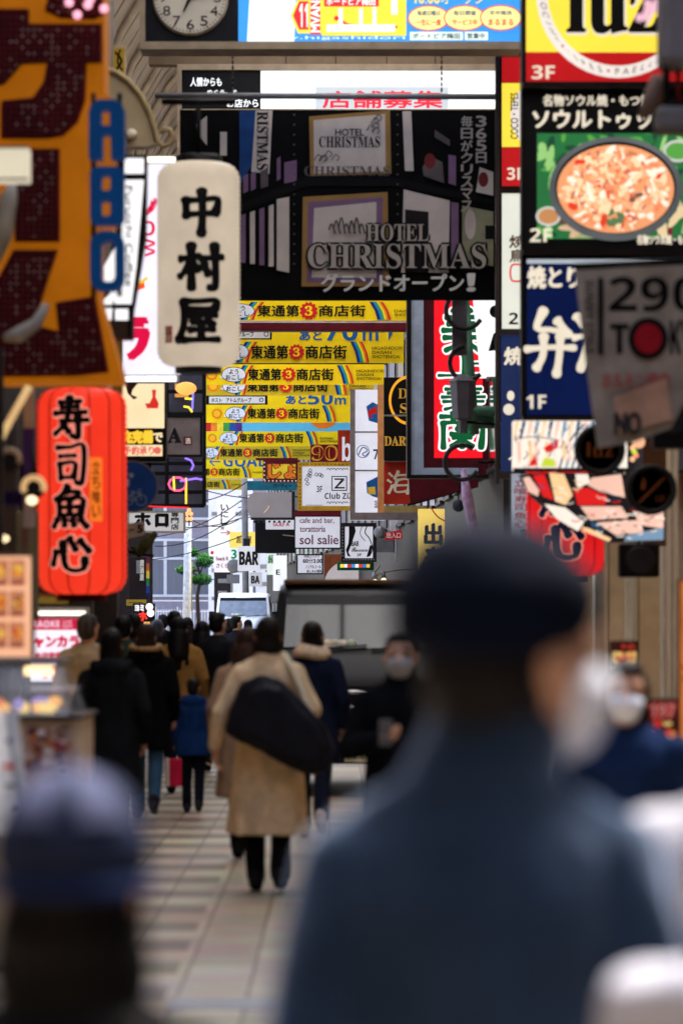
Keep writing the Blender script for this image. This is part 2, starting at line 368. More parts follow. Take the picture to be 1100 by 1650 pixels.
def person(label, px, d, H=1.7, yaw=0, top=(30, 32, 36), hem=.82, flare=1.0, legs=(20, 22, 28), shoes=(22, 20, 20), hair=(18, 14, 13), hairlen='short',
           stride=0.0, head=0, arms=None, hood=False, collar=None, cap=None, mask=None, scarf=None, vox=.013, grip=.5, group='people walking in the arcade',
           lean=0.0, fat=1.0, face=False, extra=None, dz=0.0, skirt=None, bodyonly=False, wr=.009, collarh=0, skin=None, headk=1.0):
    k = H / 1.72; loc = P(px, HY, d); root = thing('person', label, 'person', (loc.x, d, dz), group, R(yaw))
    seed = px * .37; sk = skin or SKIN()
    A = {'sl': (-.172, -.005, 1.372), 'sr': (.172, -.005, 1.372), 'el': (-.245, -.05, 1.13), 'er': (.245, -.05, 1.13), 'wl': (-.24, .05, .90), 'wr': (.24, .05, .90)}
    if arms: A.update(arms)
    A = {a: Vector(b) for a, b in A.items()}
    for s_ in ('sl', 'sr'): A[s_].x *= fat
    hp = {}
    for sd, sx in (('l', -1), ('r', 1)):
        f = stride * (1 if sd == 'l' else -1)
        hp['h' + sd] = Vector((sx * .09, 0, .92)); hp['k' + sd] = Vector((sx * .085, f * .45 + .03, .50)); hp['a' + sd] = Vector((sx * .078, f - (.05 if f < 0 else 0), .085 + (max(0, -f) * .45)))
    hm = Matrix.Translation((lean, 0, 1.46)) @ Matrix.Rotation(R(head), 4, 'Z') @ Matrix.Scale(headk, 4) @ Matrix.Translation((0, 0, -1.46))
    def hv(x, y, z): return hm @ Vector((x, y, z))
    # the body: head, neck, torso, arms with hands, legs
    b = MB(); m = sk
    def hb(c, r, n=16, kk=10):
        t = MB(); t.ball(c, r, m, n, kk); b.add([hm @ Vector(v) for v in t.v], t.f, m, True)
    hb((0, .0, 1.625), (.075, .094, .102)); hb((0, .03, 1.56), (.056, .062, .07)); hb((0, .0, 1.59), (.068, .085, .08))
    rcone(b, hv(0, .092, 1.615), hv(0, .112, 1.585), .012, .017, m)              # nose
    for sx in (-1, 1):
        hb((sx * .078, -.005, 1.60), (.012, .022, .034), 10, 6)                 # ears
        rcone(b, hv(sx * .018, .088, 1.633), hv(sx * .05, .075, 1.633), .012, .011, m)   # brow
    rcone(b, hv(-.02, .088, 1.548), hv(.02, .088, 1.548), .010, .010, m)         # lips
    rcone(b, (0, -.012, 1.42), hv(0, -.002, 1.53), .058, .052, m)
    for c, r in (((0, 0, .96), (.165, .115, .13)), ((0, 0, 1.12), (.14, .1, .16)), ((0, 0, 1.30), (.165, .115, .16)), ((0, -.01, 1.38), (.17, .09, .07))): b.ball(c, r, m, 18, 10)
    for sd, sx in (('l', -1), ('r', 1)):
        rcone(b, A['s' + sd], A['e' + sd], .052, .042, m); rcone(b, A['e' + sd], A['w' + sd], .041, .028, m)
        w_ = A['w' + sd]; fd = (w_ - A['e' + sd]).normalized(); side = Vector((0, 1, 0)) - fd * fd.y
        if side.length < .2: side = Vector((-sx, 0, 0)) - fd * (-sx * fd.x)
        side.normalize(); pn = fd.cross(side) * sx                              # palm normal towards the thigh
        pc = w_ + fd * .05
        rcone(b, w_ + fd * .015, w_ + fd * .085 + side * .016, .026, .02, m); rcone(b, w_ + fd * .02, w_ + fd * .082 - side * .016, .024, .019, m)
        for q, (off, ln) in enumerate(((.033, .068), (.011, .078), (-.011, .073), (-.032, .056))):
            a0 = w_ + fd * .088 + side * off; a1 = a0 + fd * ln * .5 + pn * (-.012 - .02 * grip) ; a2 = a1 + (fd * (1 - grip * 1.1) - pn * (.35 + grip)).normalized() * ln * .5
            rcone(b, a0, a1, .0095, .0085, m, 8); rcone(b, a1, a2, .0085, .0075, m, 8)
        t0 = w_ + fd * .03 + side * .025; t1 = t0 + side * .028 + fd * .028 - pn * .01; t2 = t1 + fd * .03 + side * .004 - pn * .012
        rcone(b, t0, t1, .013, .011, m, 8); rcone(b, t1, t2, .011, .009, m, 8)
        rcone(b, hp['h' + sd], hp['k' + sd], .078, .052, m); rcone(b, hp['k' + sd], hp['a' + sd], .05, .036, m)
        rcone(b, hp['a' + sd] + Vector((0, -.02, -.035)), hp['a' + sd] + Vector((0, .13, -.055)), .034, .028, m)
    melt(b, 'body', root, vox * .72, 3, k=k)
    # trousers and shoes
    t = MB(); tm = M('cloth_%d_%d_%d' % legs, legs, .9, var=.15, scale=9, spec=.03)
    t.ball((0, 0, .93), (.172, .125, .12), tm, 18, 10)
    for sd in 'lr':
        rcone(t, hp['h' + sd], hp['k' + sd], .095, .072, tm); rcone(t, hp['k' + sd], hp['a' + sd] + Vector((0, 0, .0)), .07, .06, tm)
    melt(t, 'trousers', root, vox, 4, wr * .8, k, seed)
    for sd in 'lr':
        s_ = MB(); sm_ = M('shoe_%d_%d_%d' % shoes, shoes, .5, var=.1); a = hp['a' + sd]
        tip = -.055 - (max(0, a.z - .09) * .5)
        rcone(s_, a + Vector((0, -.035, -.04)), a + Vector((0, .12, tip)), .046, .036, sm_); rcone(s_, a + Vector((0, -.02, .02)), a + Vector((0, -.02, -.03)), .048, .05, sm_)
        melt(s_, 'shoe', root, .010, 3, 0, k)
    # jacket or coat
    j = MB(); jm = M('cloth_%d_%d_%d' % top, top, .92, var=.2, scale=9, bump=.35, spec=.03)
    F_ = fat
    rg = [(0, 0, hem, .20 * flare * F_, .15 * flare * F_, 1), (0, 0, hem + (1.05 - hem) * .5, (.20 + .185 * flare) / (1 + 1) * 1.0 * F_ + (flare - 1) * .02, .145 * (1 + flare) / 2 * F_, .7)] if hem < .95 else [(0, 0, hem, .185 * flare * F_, .14 * F_, .5)]
    rg += [(0, 0, 1.06, .178 * F_, .135 * F_, .35), (0, -.005, 1.2, .182 * F_, .138 * F_, .2), (0, -.01, 1.32, .198 * F_, .138 * F_, .1), (0, -.012, 1.395, .178 * F_, .115 * F_, 0), (0, -.012, 1.445, .125 * F_, .092, 0), (0, -.008, 1.485, .082, .076, 0)]
    loft(j, rg, jm, 56, .055 if hem < .5 else .035, 8, seed)
    for sd, sx in (('l', -1), ('r', 1)):
        rcone(j, A['s' + sd], A['e' + sd], .070 * F_, .06 * F_, jm); rcone(j, A['e' + sd], A['w' + sd] - (A['w' + sd] - A['e' + sd]) * .06, .06 * F_, .05 * F_, jm)
    for sx in (-1, 1): rcone(j, (sx * .02, -.015, 1.45), (sx * .13 * F_, -.01, 1.402), .064, .056, jm)
    if collarh: rcone(j, (0, -.012, 1.47), (lean * .6, -.004, 1.47 + collarh), .095, .088, jm)
    if collar: rcone(j, (0, -.012, 1.46), (0, -.004, 1.515), .082, .078, jm)
    if hood:                                                                     # hood lying on the back
        j.ball((0, -.085, 1.435), (.145, .085, .095), jm, 18, 10); j.ball((0, -.11, 1.36), (.10, .05, .08), jm, 16, 8)
        for sx in (-1, 1): rcone(j, (sx * .12, -.06, 1.47), (sx * .07, .07, 1.45), .042, .03, jm)
    jo = melt(j, 'coat' if hem < .75 else 'jacket', root, vox, 5, wr, k, seed + 3)
    # hair
    if hair:
        h = MB(); hm_ = M('hair_%d_%d_%d' % hair, hair, .5, var=.5, scale=60, stretch=(1, 1, .08), bump=.5)
        def hh(c, r):
            t_ = MB(); t_.ball(c, r, hm_, 20, 12); h.add([hm @ Vector(v) for v in t_.v], t_.f, hm_, True)
        hh((0, -.022, 1.645), (.086, .096, .098)); hh((0, -.035, 1.60), (.082, .078, .09)); hh((0, .02, 1.70), (.06, .07, .035))
        if hairlen in ('bob', 'long'):
            hh((0, -.04, 1.545), (.092, .075, .09))
            for sx in (-1, 1): rcone(h, hv(sx * .07, .015, 1.63), hv(sx * .076, .01, 1.52), .026, .02, hm_)
        if hairlen == 'long':
            rcone(h, hv(0, -.055, 1.56), (0, -.12, 1.36), .085, .075, hm_); rcone(h, hv(0, -.06, 1.5), (0, -.125, 1.24), .08, .04, hm_)
            for sx in (-1, 1): rcone(h, hv(sx * .06, -.05, 1.55), (sx * .075, -.105, 1.28), .05, .035, hm_)
        if hairlen == 'bun': hh((0, -.12, 1.68), (.045, .04, .045))
        melt(h, 'hair', root, .010, 3, .004, k, seed)
    if face:
        for sx in (-1, 1):
            e = MB(); c = hv(sx * .032, .083, 1.612); e.ball(c, (.013, .008, .008), M('eye', (34, 26, 24), .2), 10, 6)
            eo = e.build('eye', root, local=True); eo.scale = (k, k, k)
            e = MB(); e.tube([hv(sx * .016, .094, 1.642), hv(sx * .034, .092, 1.648), hv(sx * .052, .078, 1.64)], [.003, .004, .002], M('brow', (30, 22, 20), .8), 6)
            eo = e.build('eyebrow', root, local=True); eo.scale = (k, k, k)
    if mask:
        q = MB(); mm = M('mask_%d' % mask[0], mask, .8, var=.05, scale=12)
        for c, r in (((0, .06, 1.565), (.066, .062, .055)), ((0, .09, 1.57), (.036, .042, .04)), ((0, .055, 1.535), (.056, .055, .04))):
            t_ = MB(); t_.ball(c, r, mm, 18, 10); q.add([hm @ Vector(v) for v in t_.v], t_.f, mm, True)
        for sx in (-1, 1): rcone(q, hv(sx * .06, .06, 1.58), hv(sx * .086, -.01, 1.61), .006, .005, mm, 8)
        melt(q, 'face_mask', root, .008, 4, .001, k)
    if scarf:
        q = MB(); cm = M('scarf_%d' % scarf[0], scarf, .9, var=.25, scale=22, bump=.3)
        for i in range(20):
            a, b_ = 2 * math.pi * i / 20, 2 * math.pi * (i + 1) / 20
            for zz, rr, ww in ((1.475, .115, .042), (1.515, .098, .036)):
                rcone(q, (rr * math.cos(a), rr * .92 * math.sin(a) - .01, zz + .012 * math.sin(2 * a)), (rr * math.cos(b_), rr * .92 * math.sin(b_) - .01, zz + .012 * math.sin(2 * b_)), ww, ww, cm, 10)
        melt(q, 'scarf', root, .012, 3, .006, k, seed)
    if extra: extra(root, k, hm, A)
    return root
# ---------------------------------------------------------------- common materials
BLACK = M('black_metal', (15, 14, 16), .45, var=.2); DARK = M('dark_metal', (34, 32, 34), .5, var=.2); STEEL = M('steel', (120, 120, 122), .4, metal=.6)
GREYM = M('grey_paint', (128, 126, 126), .5); WHITEP = M('white_paint', (222, 220, 216), .5, var=.06); BEIGE = M('beige_trim', (142, 128, 110), .6)
CONC = M('concrete', (208, 194, 170), .8, var=.15, scale=4, bump=.2); INK = M('ink', (16, 15, 17), .6, var=.05); MAROON = M('maroon', (92, 18, 30), .5)
LITW = L('white', (250, 248, 250), 1.15); TUBE = L('tube', (255, 246, 225), 2.6); GLASS_D = M('dark_glass', (20, 24, 30), .08, spec=.8)
YEL = M('banner_yellow', (250, 214, 20), .5, var=.04); AMB = M('banner_amber', (250, 190, 40), .5, var=.04)
RED = M('print_red', (206, 32, 36), .5, var=.05); BLUE = M('print_blue', (24, 92, 160), .5, var=.05); NAVY = M('print_navy', (18, 34, 92), .5, var=.05)
ORNG = M('print_orange', (236, 120, 36), .5, var=.05); GREEN = M('print_green', (40, 140, 70), .5, var=.05); CREAM = M('cream', (226, 214, 190), .6, var=.06)

# ---------------------------------------------------------------- setting: ground
gm = bpy.data.materials.new('paving'); gm.use_nodes = True; nt = gm.node_tree; b = nt.nodes['Principled BSDF']
tc = nt.nodes.new('ShaderNodeTexCoord'); mp = nt.nodes.new('ShaderNodeMapping'); mp.inputs['Location'].default_value = (.13, .1, 0)
mp.inputs['Rotation'].default_value = (0, 0, R(90)); nt.links.new(tc.outputs['Object'], mp.inputs[0])
br = nt.nodes.new('ShaderNodeTexBrick'); br.offset = .5
for k_, v_ in (('Scale', 1.0), ('Mortar Size', .008), ('Mortar Smooth', .1), ('Bias', 0.0), ('Brick Width', .6), ('Row Height', .3)): br.inputs[k_].default_value = v_
br.inputs['Color1'].default_value = (*lin((214, 198, 172)), 1); br.inputs['Color2'].default_value = (*lin((186, 168, 146)), 1); br.inputs['Mortar'].default_value = (*lin((132, 118, 104)), 1)
nt.links.new(mp.outputs[0], br.inputs['Vector'])
sx = nt.nodes.new('ShaderNodeSeparateXYZ'); nt.links.new(tc.outputs['Object'], sx.inputs[0])
def math_(op, a, b_=None):
    n = nt.nodes.new('ShaderNodeMath'); n.operation = op
    for i, q in enumerate((a, b_)):
        if q is None: continue
        if isinstance(q, (int, float)): n.inputs[i].default_value = q
        else: nt.links.new(q, n.inputs[i])
    return n.outputs[0]
row = math_('FLOOR', math_('DIVIDE', sx.outputs[1], .6)); wn_ = nt.nodes.new('ShaderNodeTexWhiteNoise'); wn_.noise_dimensions = '1D'; nt.links.new(row, wn_.inputs['W'])
edge = math_('MULTIPLY', math_('LESS_THAN', math_('ABSOLUTE', math_('ADD', sx.outputs[0], 1.35)), .6), math_('GREATER_THAN', math_('MODULO', sx.outputs[1], 1.2), .6))
dk = math_('MAXIMUM', math_('MULTIPLY', edge, .6), math_('MULTIPLY', math_('GREATER_THAN', wn_.outputs[0], .76), .32))
nz = nt.nodes.new('ShaderNodeTexNoise'); nz.inputs['Scale'].default_value = 2.3; nz.inputs['Detail'].default_value = 9; nz.inputs['Roughness'].default_value = .65; nt.links.new(tc.outputs['Object'], nz.inputs['Vector'])
mx = nt.nodes.new('ShaderNodeMix'); mx.data_type = 'RGBA'; nt.links.new(dk, mx.inputs[0]); nt.links.new(br.outputs[0], mx.inputs[6]); mx.inputs[7].default_value = (*lin((34, 28, 30)), 1)
m2 = nt.nodes.new('ShaderNodeMix'); m2.data_type = 'RGBA'; m2.blend_type = 'MULTIPLY'; m2.inputs[0].default_value = .75; nt.links.new(mx.outputs[2], m2.inputs[6]); nt.links.new(nz.outputs[1], m2.inputs[7])
nt.links.new(m2.outputs[2], b.inputs['Base Color']); nt.links.new(math_('ADD', math_('MULTIPLY', nz.outputs[0], .4), .25), b.inputs['Roughness'])
g = MB(); g.add([(-400, -60, 0), (400, -60, 0), (400, 900, 0), (-400, 900, 0)], [(0, 1, 2, 3)], gm); b.inputs['Specular IOR Level'].default_value = .15; structure(g, 'pavement')
# covers let into the paving
g = MB(); g.box((-.72, 15.8, -.02), (.25, 16.25, .004), M('manhole_steel', (120, 126, 136), .35, metal=.6, scale=20)); solo(g, 'drain_cover', 'flat grey steel drain cover let into the paving, in front of the crowd', 'drain cover')

# ---------------------------------------------------------------- setting: arcade vault with translucent panels
def cx_(y): return 0.0 if y < 60 else -.03 * (y - 60)
RIB = M('vault_rib', (150, 134, 114), .7)
VAULT = M('vault_plaster', (142, 128, 110), .7, var=.12, scale=3)
tr = bpy.data.materials.new('polycarbonate'); tr.use_nodes = True; nt = tr.node_tree; nt.nodes.remove(nt.nodes['Principled BSDF'])
t1 = nt.nodes.new('ShaderNodeBsdfTranslucent'); t1.inputs[0].default_value = (.93, .88, .80, 1); t2 = nt.nodes.new('ShaderNodeBsdfDiffuse'); t2.inputs[0].default_value = (.6, .6, .6, 1)
ms = nt.nodes.new('ShaderNodeMixShader'); ms.inputs[0].default_value = .2; nt.links.new(t1.outputs[0], ms.inputs[1]); nt.links.new(t2.outputs[0], ms.inputs[2]); nt.links.new(ms.outputs[0], nt.nodes['Material Output'].inputs[0])
def vault_pt(a, y, off=0): return (cx_(y) + (3.35 + off) * math.cos(a), y, 8.6 + (3.0 + off) * math.sin(a))
ys = [17 + 3 * i for i in range(29)]
pl, pc, bm_ = MB(), MB(), MB()
AS = [math.pi * i / 16 for i in range(17)]
for i in range(len(ys) - 1):
    for j in range(16):
        q = [vault_pt(AS[j], ys[i]), vault_pt(AS[j + 1], ys[i]), vault_pt(AS[j + 1], ys[i + 1]), vault_pt(AS[j], ys[i + 1])]
        (pc if 4 <= j <= 11 else pl).face(q, tr if 4 <= j <= 11 else VAULT)
for i, y in enumerate(ys):
    bm_.tube([vault_pt(a, y, -.06) for a in AS], .055, DARK if y < 40 else RIB, 6)
    if i < len(ys) - 1 and y > 40:
        bm_.tube([vault_pt(a, y + 1.0, -.01) for a in AS], .014, RIB, 5); bm_.tube([vault_pt(a, y + 2.0, -.01) for a in AS], .014, RIB, 5)
for a in (AS[5], AS[8], AS[11]): bm_.tube([vault_pt(a, y, -.05) for y in ys], .03, DARK, 6)
structure(pl, 'ceiling'); structure(pc, 'skylight_panel'); structure(bm_, 'roof_beam')

# ---------------------------------------------------------------- setting: shop buildings along the arcade
PLAST = M('shop_plaster', (92, 82, 74), .8, var=.2, scale=2, bump=.2); DKPAN = M('shop_dark_panel', (38, 32, 32), .6, var=.3, scale=3); BRN = M('brown_panel', (86, 56, 38), .6, var=.25, scale=6, stretch=(1, 1, .15))
SHUT = M('roller_shutter', (112, 104, 98), .5, var=.1); WARMI = L('shop_interior', (255, 176, 96), .7, .5)
def shop_row(name, label, y0, y1, xw, side, h, bays, z2=3.3, group=None, PIL=CONC):
    o = thing(name, label, 'building', (xw + side * 2, (y0 + y1) / 2, 0), group)
    w_ = MB(); w_.box((xw, y0, z2), (xw + side * 5, y1, h), PLAST); w_.box((xw + side * .9, y0, 0), (xw + side * 5, y1, z2), DKPAN); w_.build('wall', o)
    n = bays; st = (y1 - y0) / n
    for i in range(n + 1):
        y = min(max(y0 + i * st, y0 + .22), y1 - .22); p = MB(); p.box((xw - side * .06, y - .22, 0), (xw + side * .88, y + .22, z2 - .02), PIL, .02); p.box((xw - side * .1, y - .26, 0), (xw - side * .061, y + .26, .3), DARK); p.build('pilaster', o)
    f = MB(); f.box((xw - side * .05, y0, z2 - .3), (xw - side * .003, y1, z2 + .25), DKPAN); f.build('fascia', o)
    for i in range(n):
        a = y0 + i * st + .5; c = y0 + (i + 1) * st - .5; s_ = MB()
        if i % 3 == 1: 
            for k_ in range(24): s_.box((xw + side * .5, a, .08 + k_ * .12), (xw + side * .53 + side * .015 * (k_ % 2), c, .08 + k_ * .12 + .118), SHUT)
            s_.build('shutter', o)
        else:
            s_.box((xw + side * .8, a, .4), (xw + side * .87, c, 2.7), WARMI if i % 2 == 0 else GLASS_D); s_.build('shop_window', o)
        for q in range(2):
            m_ = a + (c - a) * (.27 + .46 * q)
            for z in (4.4, 6.6):
                fr = MB()
                for y0_, y1_, z0_, z1_ in ((m_ - .55, m_ + .55, z - .06, z), (m_ - .55, m_ + .55, z + 1.2, z + 1.26), (m_ - .55, m_ - .49, z, z + 1.2), (m_ + .49, m_ + .55, z, z + 1.2)): fr.box((xw - side * .05, y0_, z0_), (xw + side * .02, y1_, z1_), GREYM)
                wo = fr.build('window', o); pn = MB(); pn.box((xw - side * .02, m_ - .49, z), (xw - side * .004, m_ + .49, z + 1.2), GLASS_D); pn.build('pane', wo)
    return o
shop_row('shop_building', 'dark shop building behind the red lantern and the karaoke board', 17.5, 46.5, -2.75, -1, 9.2, 6, PIL=M('pilaster_dark', (58, 48, 44), .8, var=.2))
shop_row('shop_building', 'brown shop building with beige pilasters beside the fish picture signs', 17.5, 58, 3.2, 1, 9.2, 8)
def wallblock(name, label, pts, h, m, winm=True, flo=3.0):
    """a row of narrow fronts along a polyline (x, y) seen from the street"""
    o = thing(name, label, 'building', (pts[0][0], pts[0][1], 0)); b_ = MB()
    for (xa, ya), (xb, yb) in zip(pts, pts[1:]):
        b_.add([(xa, ya, 0), (xb, yb, 0), (xb, yb, h), (xa, ya, h), (xa + 6, ya, 0), (xb + 6, yb, 0), (xb + 6, yb, h), (xa + 6, ya, h)], [(0, 1, 2, 3), (5, 4, 7, 6), (3, 2, 6, 7), (4, 0, 3, 7), (1, 5, 6, 2), (0, 4, 5, 1)], m)
    b_.build('wall', o); 
    for (xa, ya), (xb, yb) in zip(pts, pts[1:]):
        n = max(1, int(math.hypot(xb - xa, yb - ya) / 3.2)); t = Vector((xb - xa, yb - ya, 0)); nn = Vector((-t.y, t.x, 0)).normalized(); nn = nn if (nn.x < 0 if abs(t.y) > abs(t.x) else nn.y < 0) else -nn
        for i in range(n):
            for fl in range(0, int(h / flo)):
                a = Vector((xa, ya, 0)) + t * ((i + .2) / n); c = Vector((xa, ya, 0)) + t * ((i + .8) / n); z0 = fl * flo + (.3 if fl == 0 else 1.0); z1 = fl * flo + 2.4; q = MB()
                p = [a + nn * .03, c + nn * .03, a + nn * .06, c + nn * .06]
                q.add([(p[0].x, p[0].y, z0), (p[1].x, p[1].y, z0), (p[1].x, p[1].y, z1), (p[0].x, p[0].y, z1)], [(0, 1, 2, 3)], GLASS_D if (i + fl) % 3 else SHUT)
                for e0, e1, zz0, zz1 in ((a, c, z0 - .07, z0), (a, c, z1, z1 + .07)):
                    q.add([(e0.x, e0.y, zz0), (e1.x, e1.y, zz0), (e1.x, e1.y, zz1), (e0.x, e0.y, zz1)] + [(e0.x + nn.x * .09, e0.y + nn.y * .09, zz0), (e1.x + nn.x * .09, e1.y + nn.y * .09, zz0), (e1.x + nn.x * .09, e1.y + nn.y * .09, zz1), (e0.x + nn.x * .09, e0.y + nn.y * .09, zz1)], [(4, 5, 6, 7), (0, 4, 7, 3), (1, 2, 6, 5), (3, 7, 6, 2), (0, 1, 5, 4)], DARK)
                q.build('window', o)
    return o
wallblock('bar_building', 'dark bar building behind the wall of small white bar signs', [(2.45, 58.2), (1.75, 90), (.2, 120), (-1.6, 150), (-3.6, 185)], 12, DKPAN)

# unseen buildings around the viewer, added to cut sky light on the foreground
for lab_, x0, x1, y0, y1, h in (('unseen plain grey building behind the viewer, added to shade the near backs', -12, 12, -16, -4.5, 20), ('unseen grey building left of the viewer, added to shade the foreground', -12, -5.2, -4.4, 15.5, 12), ('unseen grey building right of the viewer, added to shade the foreground', 5.2, 12, -4.4, 15.5, 12)):
    o = thing('shade_building', lab_, 'building', ((x0 + x1) / 2, (y0 + y1) / 2, 0)); q = MB(); q.box((x0, y0, 0), (x1, y1, h), PLAST); q.build('wall', o)
    for fl in range(4):
        for i in range(5):
            q = MB(); z = 1 + fl * 2.7
            if y0 == -16: q.box((-7.6 + i * 3.2, y1, z), (-5.8 + i * 3.2, y1 + .04, z + 1.6), GLASS_D)
            else: xx = x1 if x0 < 0 else x0; q.box((xx - .04, y0 + 1.2 + i * 3.7, z), (xx + .04, y0 + 3.4 + i * 3.7, z + 1.6), GLASS_D)
            q.build('window', o)
o = thing('tavern_building', 'dark brown set back tavern front left of the far railing', 'building', (-7, 70, 0)); q = MB(); q.box((-10, 68, 0), (-3.73, 76, 9), M('tavern_brown', (44, 36, 36), .8, var=.25)); q.build('wall', o)
for x in (-4.9, -6.4, -7.9):
    for z in (.4, 3.2, 6.0):
        q = MB(); q.box((x - .5, 67.94, z), (x + .5, 67.999, z + 1.9), DARK); wo = q.build('window', o); q = MB(); q.box((x - .42, 67.92, z + .08), (x + .42, 67.939, z + 1.82), WARMI if (x, z) == (-4.9, .4) else GLASS_D); q.build('pane', wo)
# ---------------------------------------------------------------- far end of the street
DF = 235.0
LILAC = M('far_brick', (150, 142, 154), .8, var=.1, scale=3); FWH = M('far_white', (208, 208, 214), .6, var=.04); CURT = M('curtain', (116, 116, 126), .8, var=.2, scale=4, stretch=(14, 1, .05))
fo = thing('far_building', 'pale lilac building with white framed curtained windows at the street end', 'building', (-8, DF + 2, 0))
fb = MB(); a, c = P(60, 1000, DF), P(640, 560, DF); fb.box((a.x, DF, 0), (c.x, DF + 8, c.z + 6), LILAC); fb.build('wall', fo)
for x0, y0, x1, y1 in ((238, 868, 340, 962), (238, 700, 340, 760), (350, 868, 452, 962), (350, 700, 452, 740), (238, 780, 340, 838), (130, 868, 230, 962), (460, 868, 560, 962)):
    fr = MB(); k = mpx(DF); p, q = P(x0, y1, DF), P(x1, y0, DF); t = 4 * k
    for u0, v0, u1, v1 in ((p.x, p.z, q.x, p.z + t), (p.x, q.z - t, q.x, q.z), (p.x, p.z + t, p.x + t, q.z - t), (q.x - t, p.z + t, q.x, q.z - t), (p.x + 26 * k, p.z + t, p.x + 31 * k, q.z - t), (p.x + 64 * k, p.z + t, p.x + 67 * k, q.z - t), (p.x + t, q.z - 34 * k, p.x + 26 * k, q.z - 30 * k), (p.x + 31 * k, q.z - 34 * k, p.x + 64 * k, q.z - 30 * k), (p.x + 67 * k, q.z - 34 * k, q.x - t, q.z - 30 * k)):
        fr.box((u0, DF - .12, v0), (u1, DF - .02, v1), FWH)
    wo = fr.build('window', fo); cu = MB(); cu.box((p.x + t, DF - .06, p.z + t), (q.x - t, DF - .005, q.z - t), CURT); cu.build('curtain', wo)
ff = MB(); k = mpx(222)
for i in range(56): 
    p = P(215 + i * 4.4, 1010, 222); ff.box((p.x, 222, 0), (p.x + .05, 222.05, 2.25 if i % 8 else 2.4), FWH)
for y in (968, 985): a, c = P(213, y, 222), P(466, y, 222); ff.box((a.x, 222.051, a.z - .03), (c.x, 222.09, a.z + .03), FWH)
solo(ff, 'fence', 'white railing in front of the far curtained building', 'fence')
# clipped pine
po = thing('pine_tree', 'clipped pine with cloud shaped green pads by the far utility pole', 'tree', (P(318, 990, 205).x, 205, 0))
tk = MB(); tk.tube([(P(322, 0, 205).x, 205, 0), P(318, 960, 205), P(324, 930, 205), P(316, 905, 205)], [.12, .1, .08, .05], M('bark', (58, 46, 40), .9), 8)
for e in ((304, 918), (334, 905), (330, 935)): tk.tube([P(321, 928, 205), P((321 + e[0]) / 2, e[1] + 6, 205), P(*e, 205)], [.05, .04, .03], MATS['bark'], 6)
tk.build('trunk', po)
cr = MB(); NEED = [M('pine_light', (66, 124, 50), .8, var=.3), M('pine_dark', (24, 62, 34), .8, var=.3)]
rn = random.Random(3)
for cx, cy, rx, ry in ((330, 903, 15, 12), (300, 918, 16, 8), (325, 934, 17, 9), (312, 890, 8, 6)):
    c = P(cx, cy, 205); k = mpx(205)
    for i in range(1000):
        u = Vector((rn.gauss(0, 1), rn.gauss(0, 1), rn.gauss(0, 1))).normalized() * rn.uniform(.4, 1.0 + .25 * rn.random() ** 3); q = c + Vector((u.x * rx * k, u.y * rx * k, u.z * ry * k)); s_ = rn.uniform(.025, .05)
        e1 = Vector((rn.uniform(-1, 1), rn.uniform(-1, 1), rn.uniform(-1, 1))).normalized() * s_; e2 = e1.orthogonal().normalized() * s_ * .8
        cr.face([q - e1 - e2, q + e1 - e2, q + e1 + e2, q - e1 + e2], NEED[0 if u.z > rn.uniform(-.5, .6) else 1])
cr.build('crown', po)
# poles and wires
def pole(label, pxb, pxt, d, top, r, m, name='utility_pole', fit=()):
    o = thing(name, label, 'pole', (P(pxb, 0, d).x, d, 0)); q = MB(); a = Vector((P(pxb, 0, d).x, d, 0)); c = P(pxt, top, d); q.tube([a, c], [r, r * .85], m, 14); q.build('pole', o)
    for nm, s_ in fit: s_.build(nm, o)
    return o
e = MB(); e.box(P(392, 868, 159.7), P(403, 888, 160.1), DARK); e2 = MB()
for i in range(5): e2.tube([P(384, 800 + i * 9, 160), P(410, 796 + i * 9, 160)], .03, STEEL, 6)
pole('grey concrete utility pole beside the BAR sign', 397, 394, 160, 770, .15, M('pole_grey', (122, 120, 124), .7), fit=(('switch_box', e), ('cross_arm', e2)))
e = MB(); a = P(306, 960, 190); e.tube([P(309, 985, 189.7), P(309, 905, 189.7)], .035, M('cable_yellow', (150, 136, 50), .6), 6)
pole('pale mottled utility pole in front of the far building', 300, 303, 190, 842, .21, M('pole_pale', (188, 190, 192), .7, var=.25), fit=(('cable_guard', e),))
for i, (p0, p1, sag, dd) in enumerate((((250, 865), (398, 800), 12, 170), ((250, 880), (398, 815), 18, 168), ((300, 850), (470, 790), 16, 165), ((310, 838), (395, 830), 14, 166), ((200, 905), (398, 860), 10, 172), ((330, 790), (480, 800), 8, 150), ((325, 808), (400, 775), 5, 158))):
    q = MB(); q.tube([P(p0[0] + (p1[0] - p0[0]) * t / 10, p0[1] + (p1[1] - p0[1]) * t / 10 + sag * 4 * (t / 10) * (1 - t / 10), dd) for t in range(11)], .022, BLACK, 5)
    solo(q, 'overhead_wire', 'thin sagging overhead wire strung to the grey utility pole', 'wire', 'overhead wires over the street end')
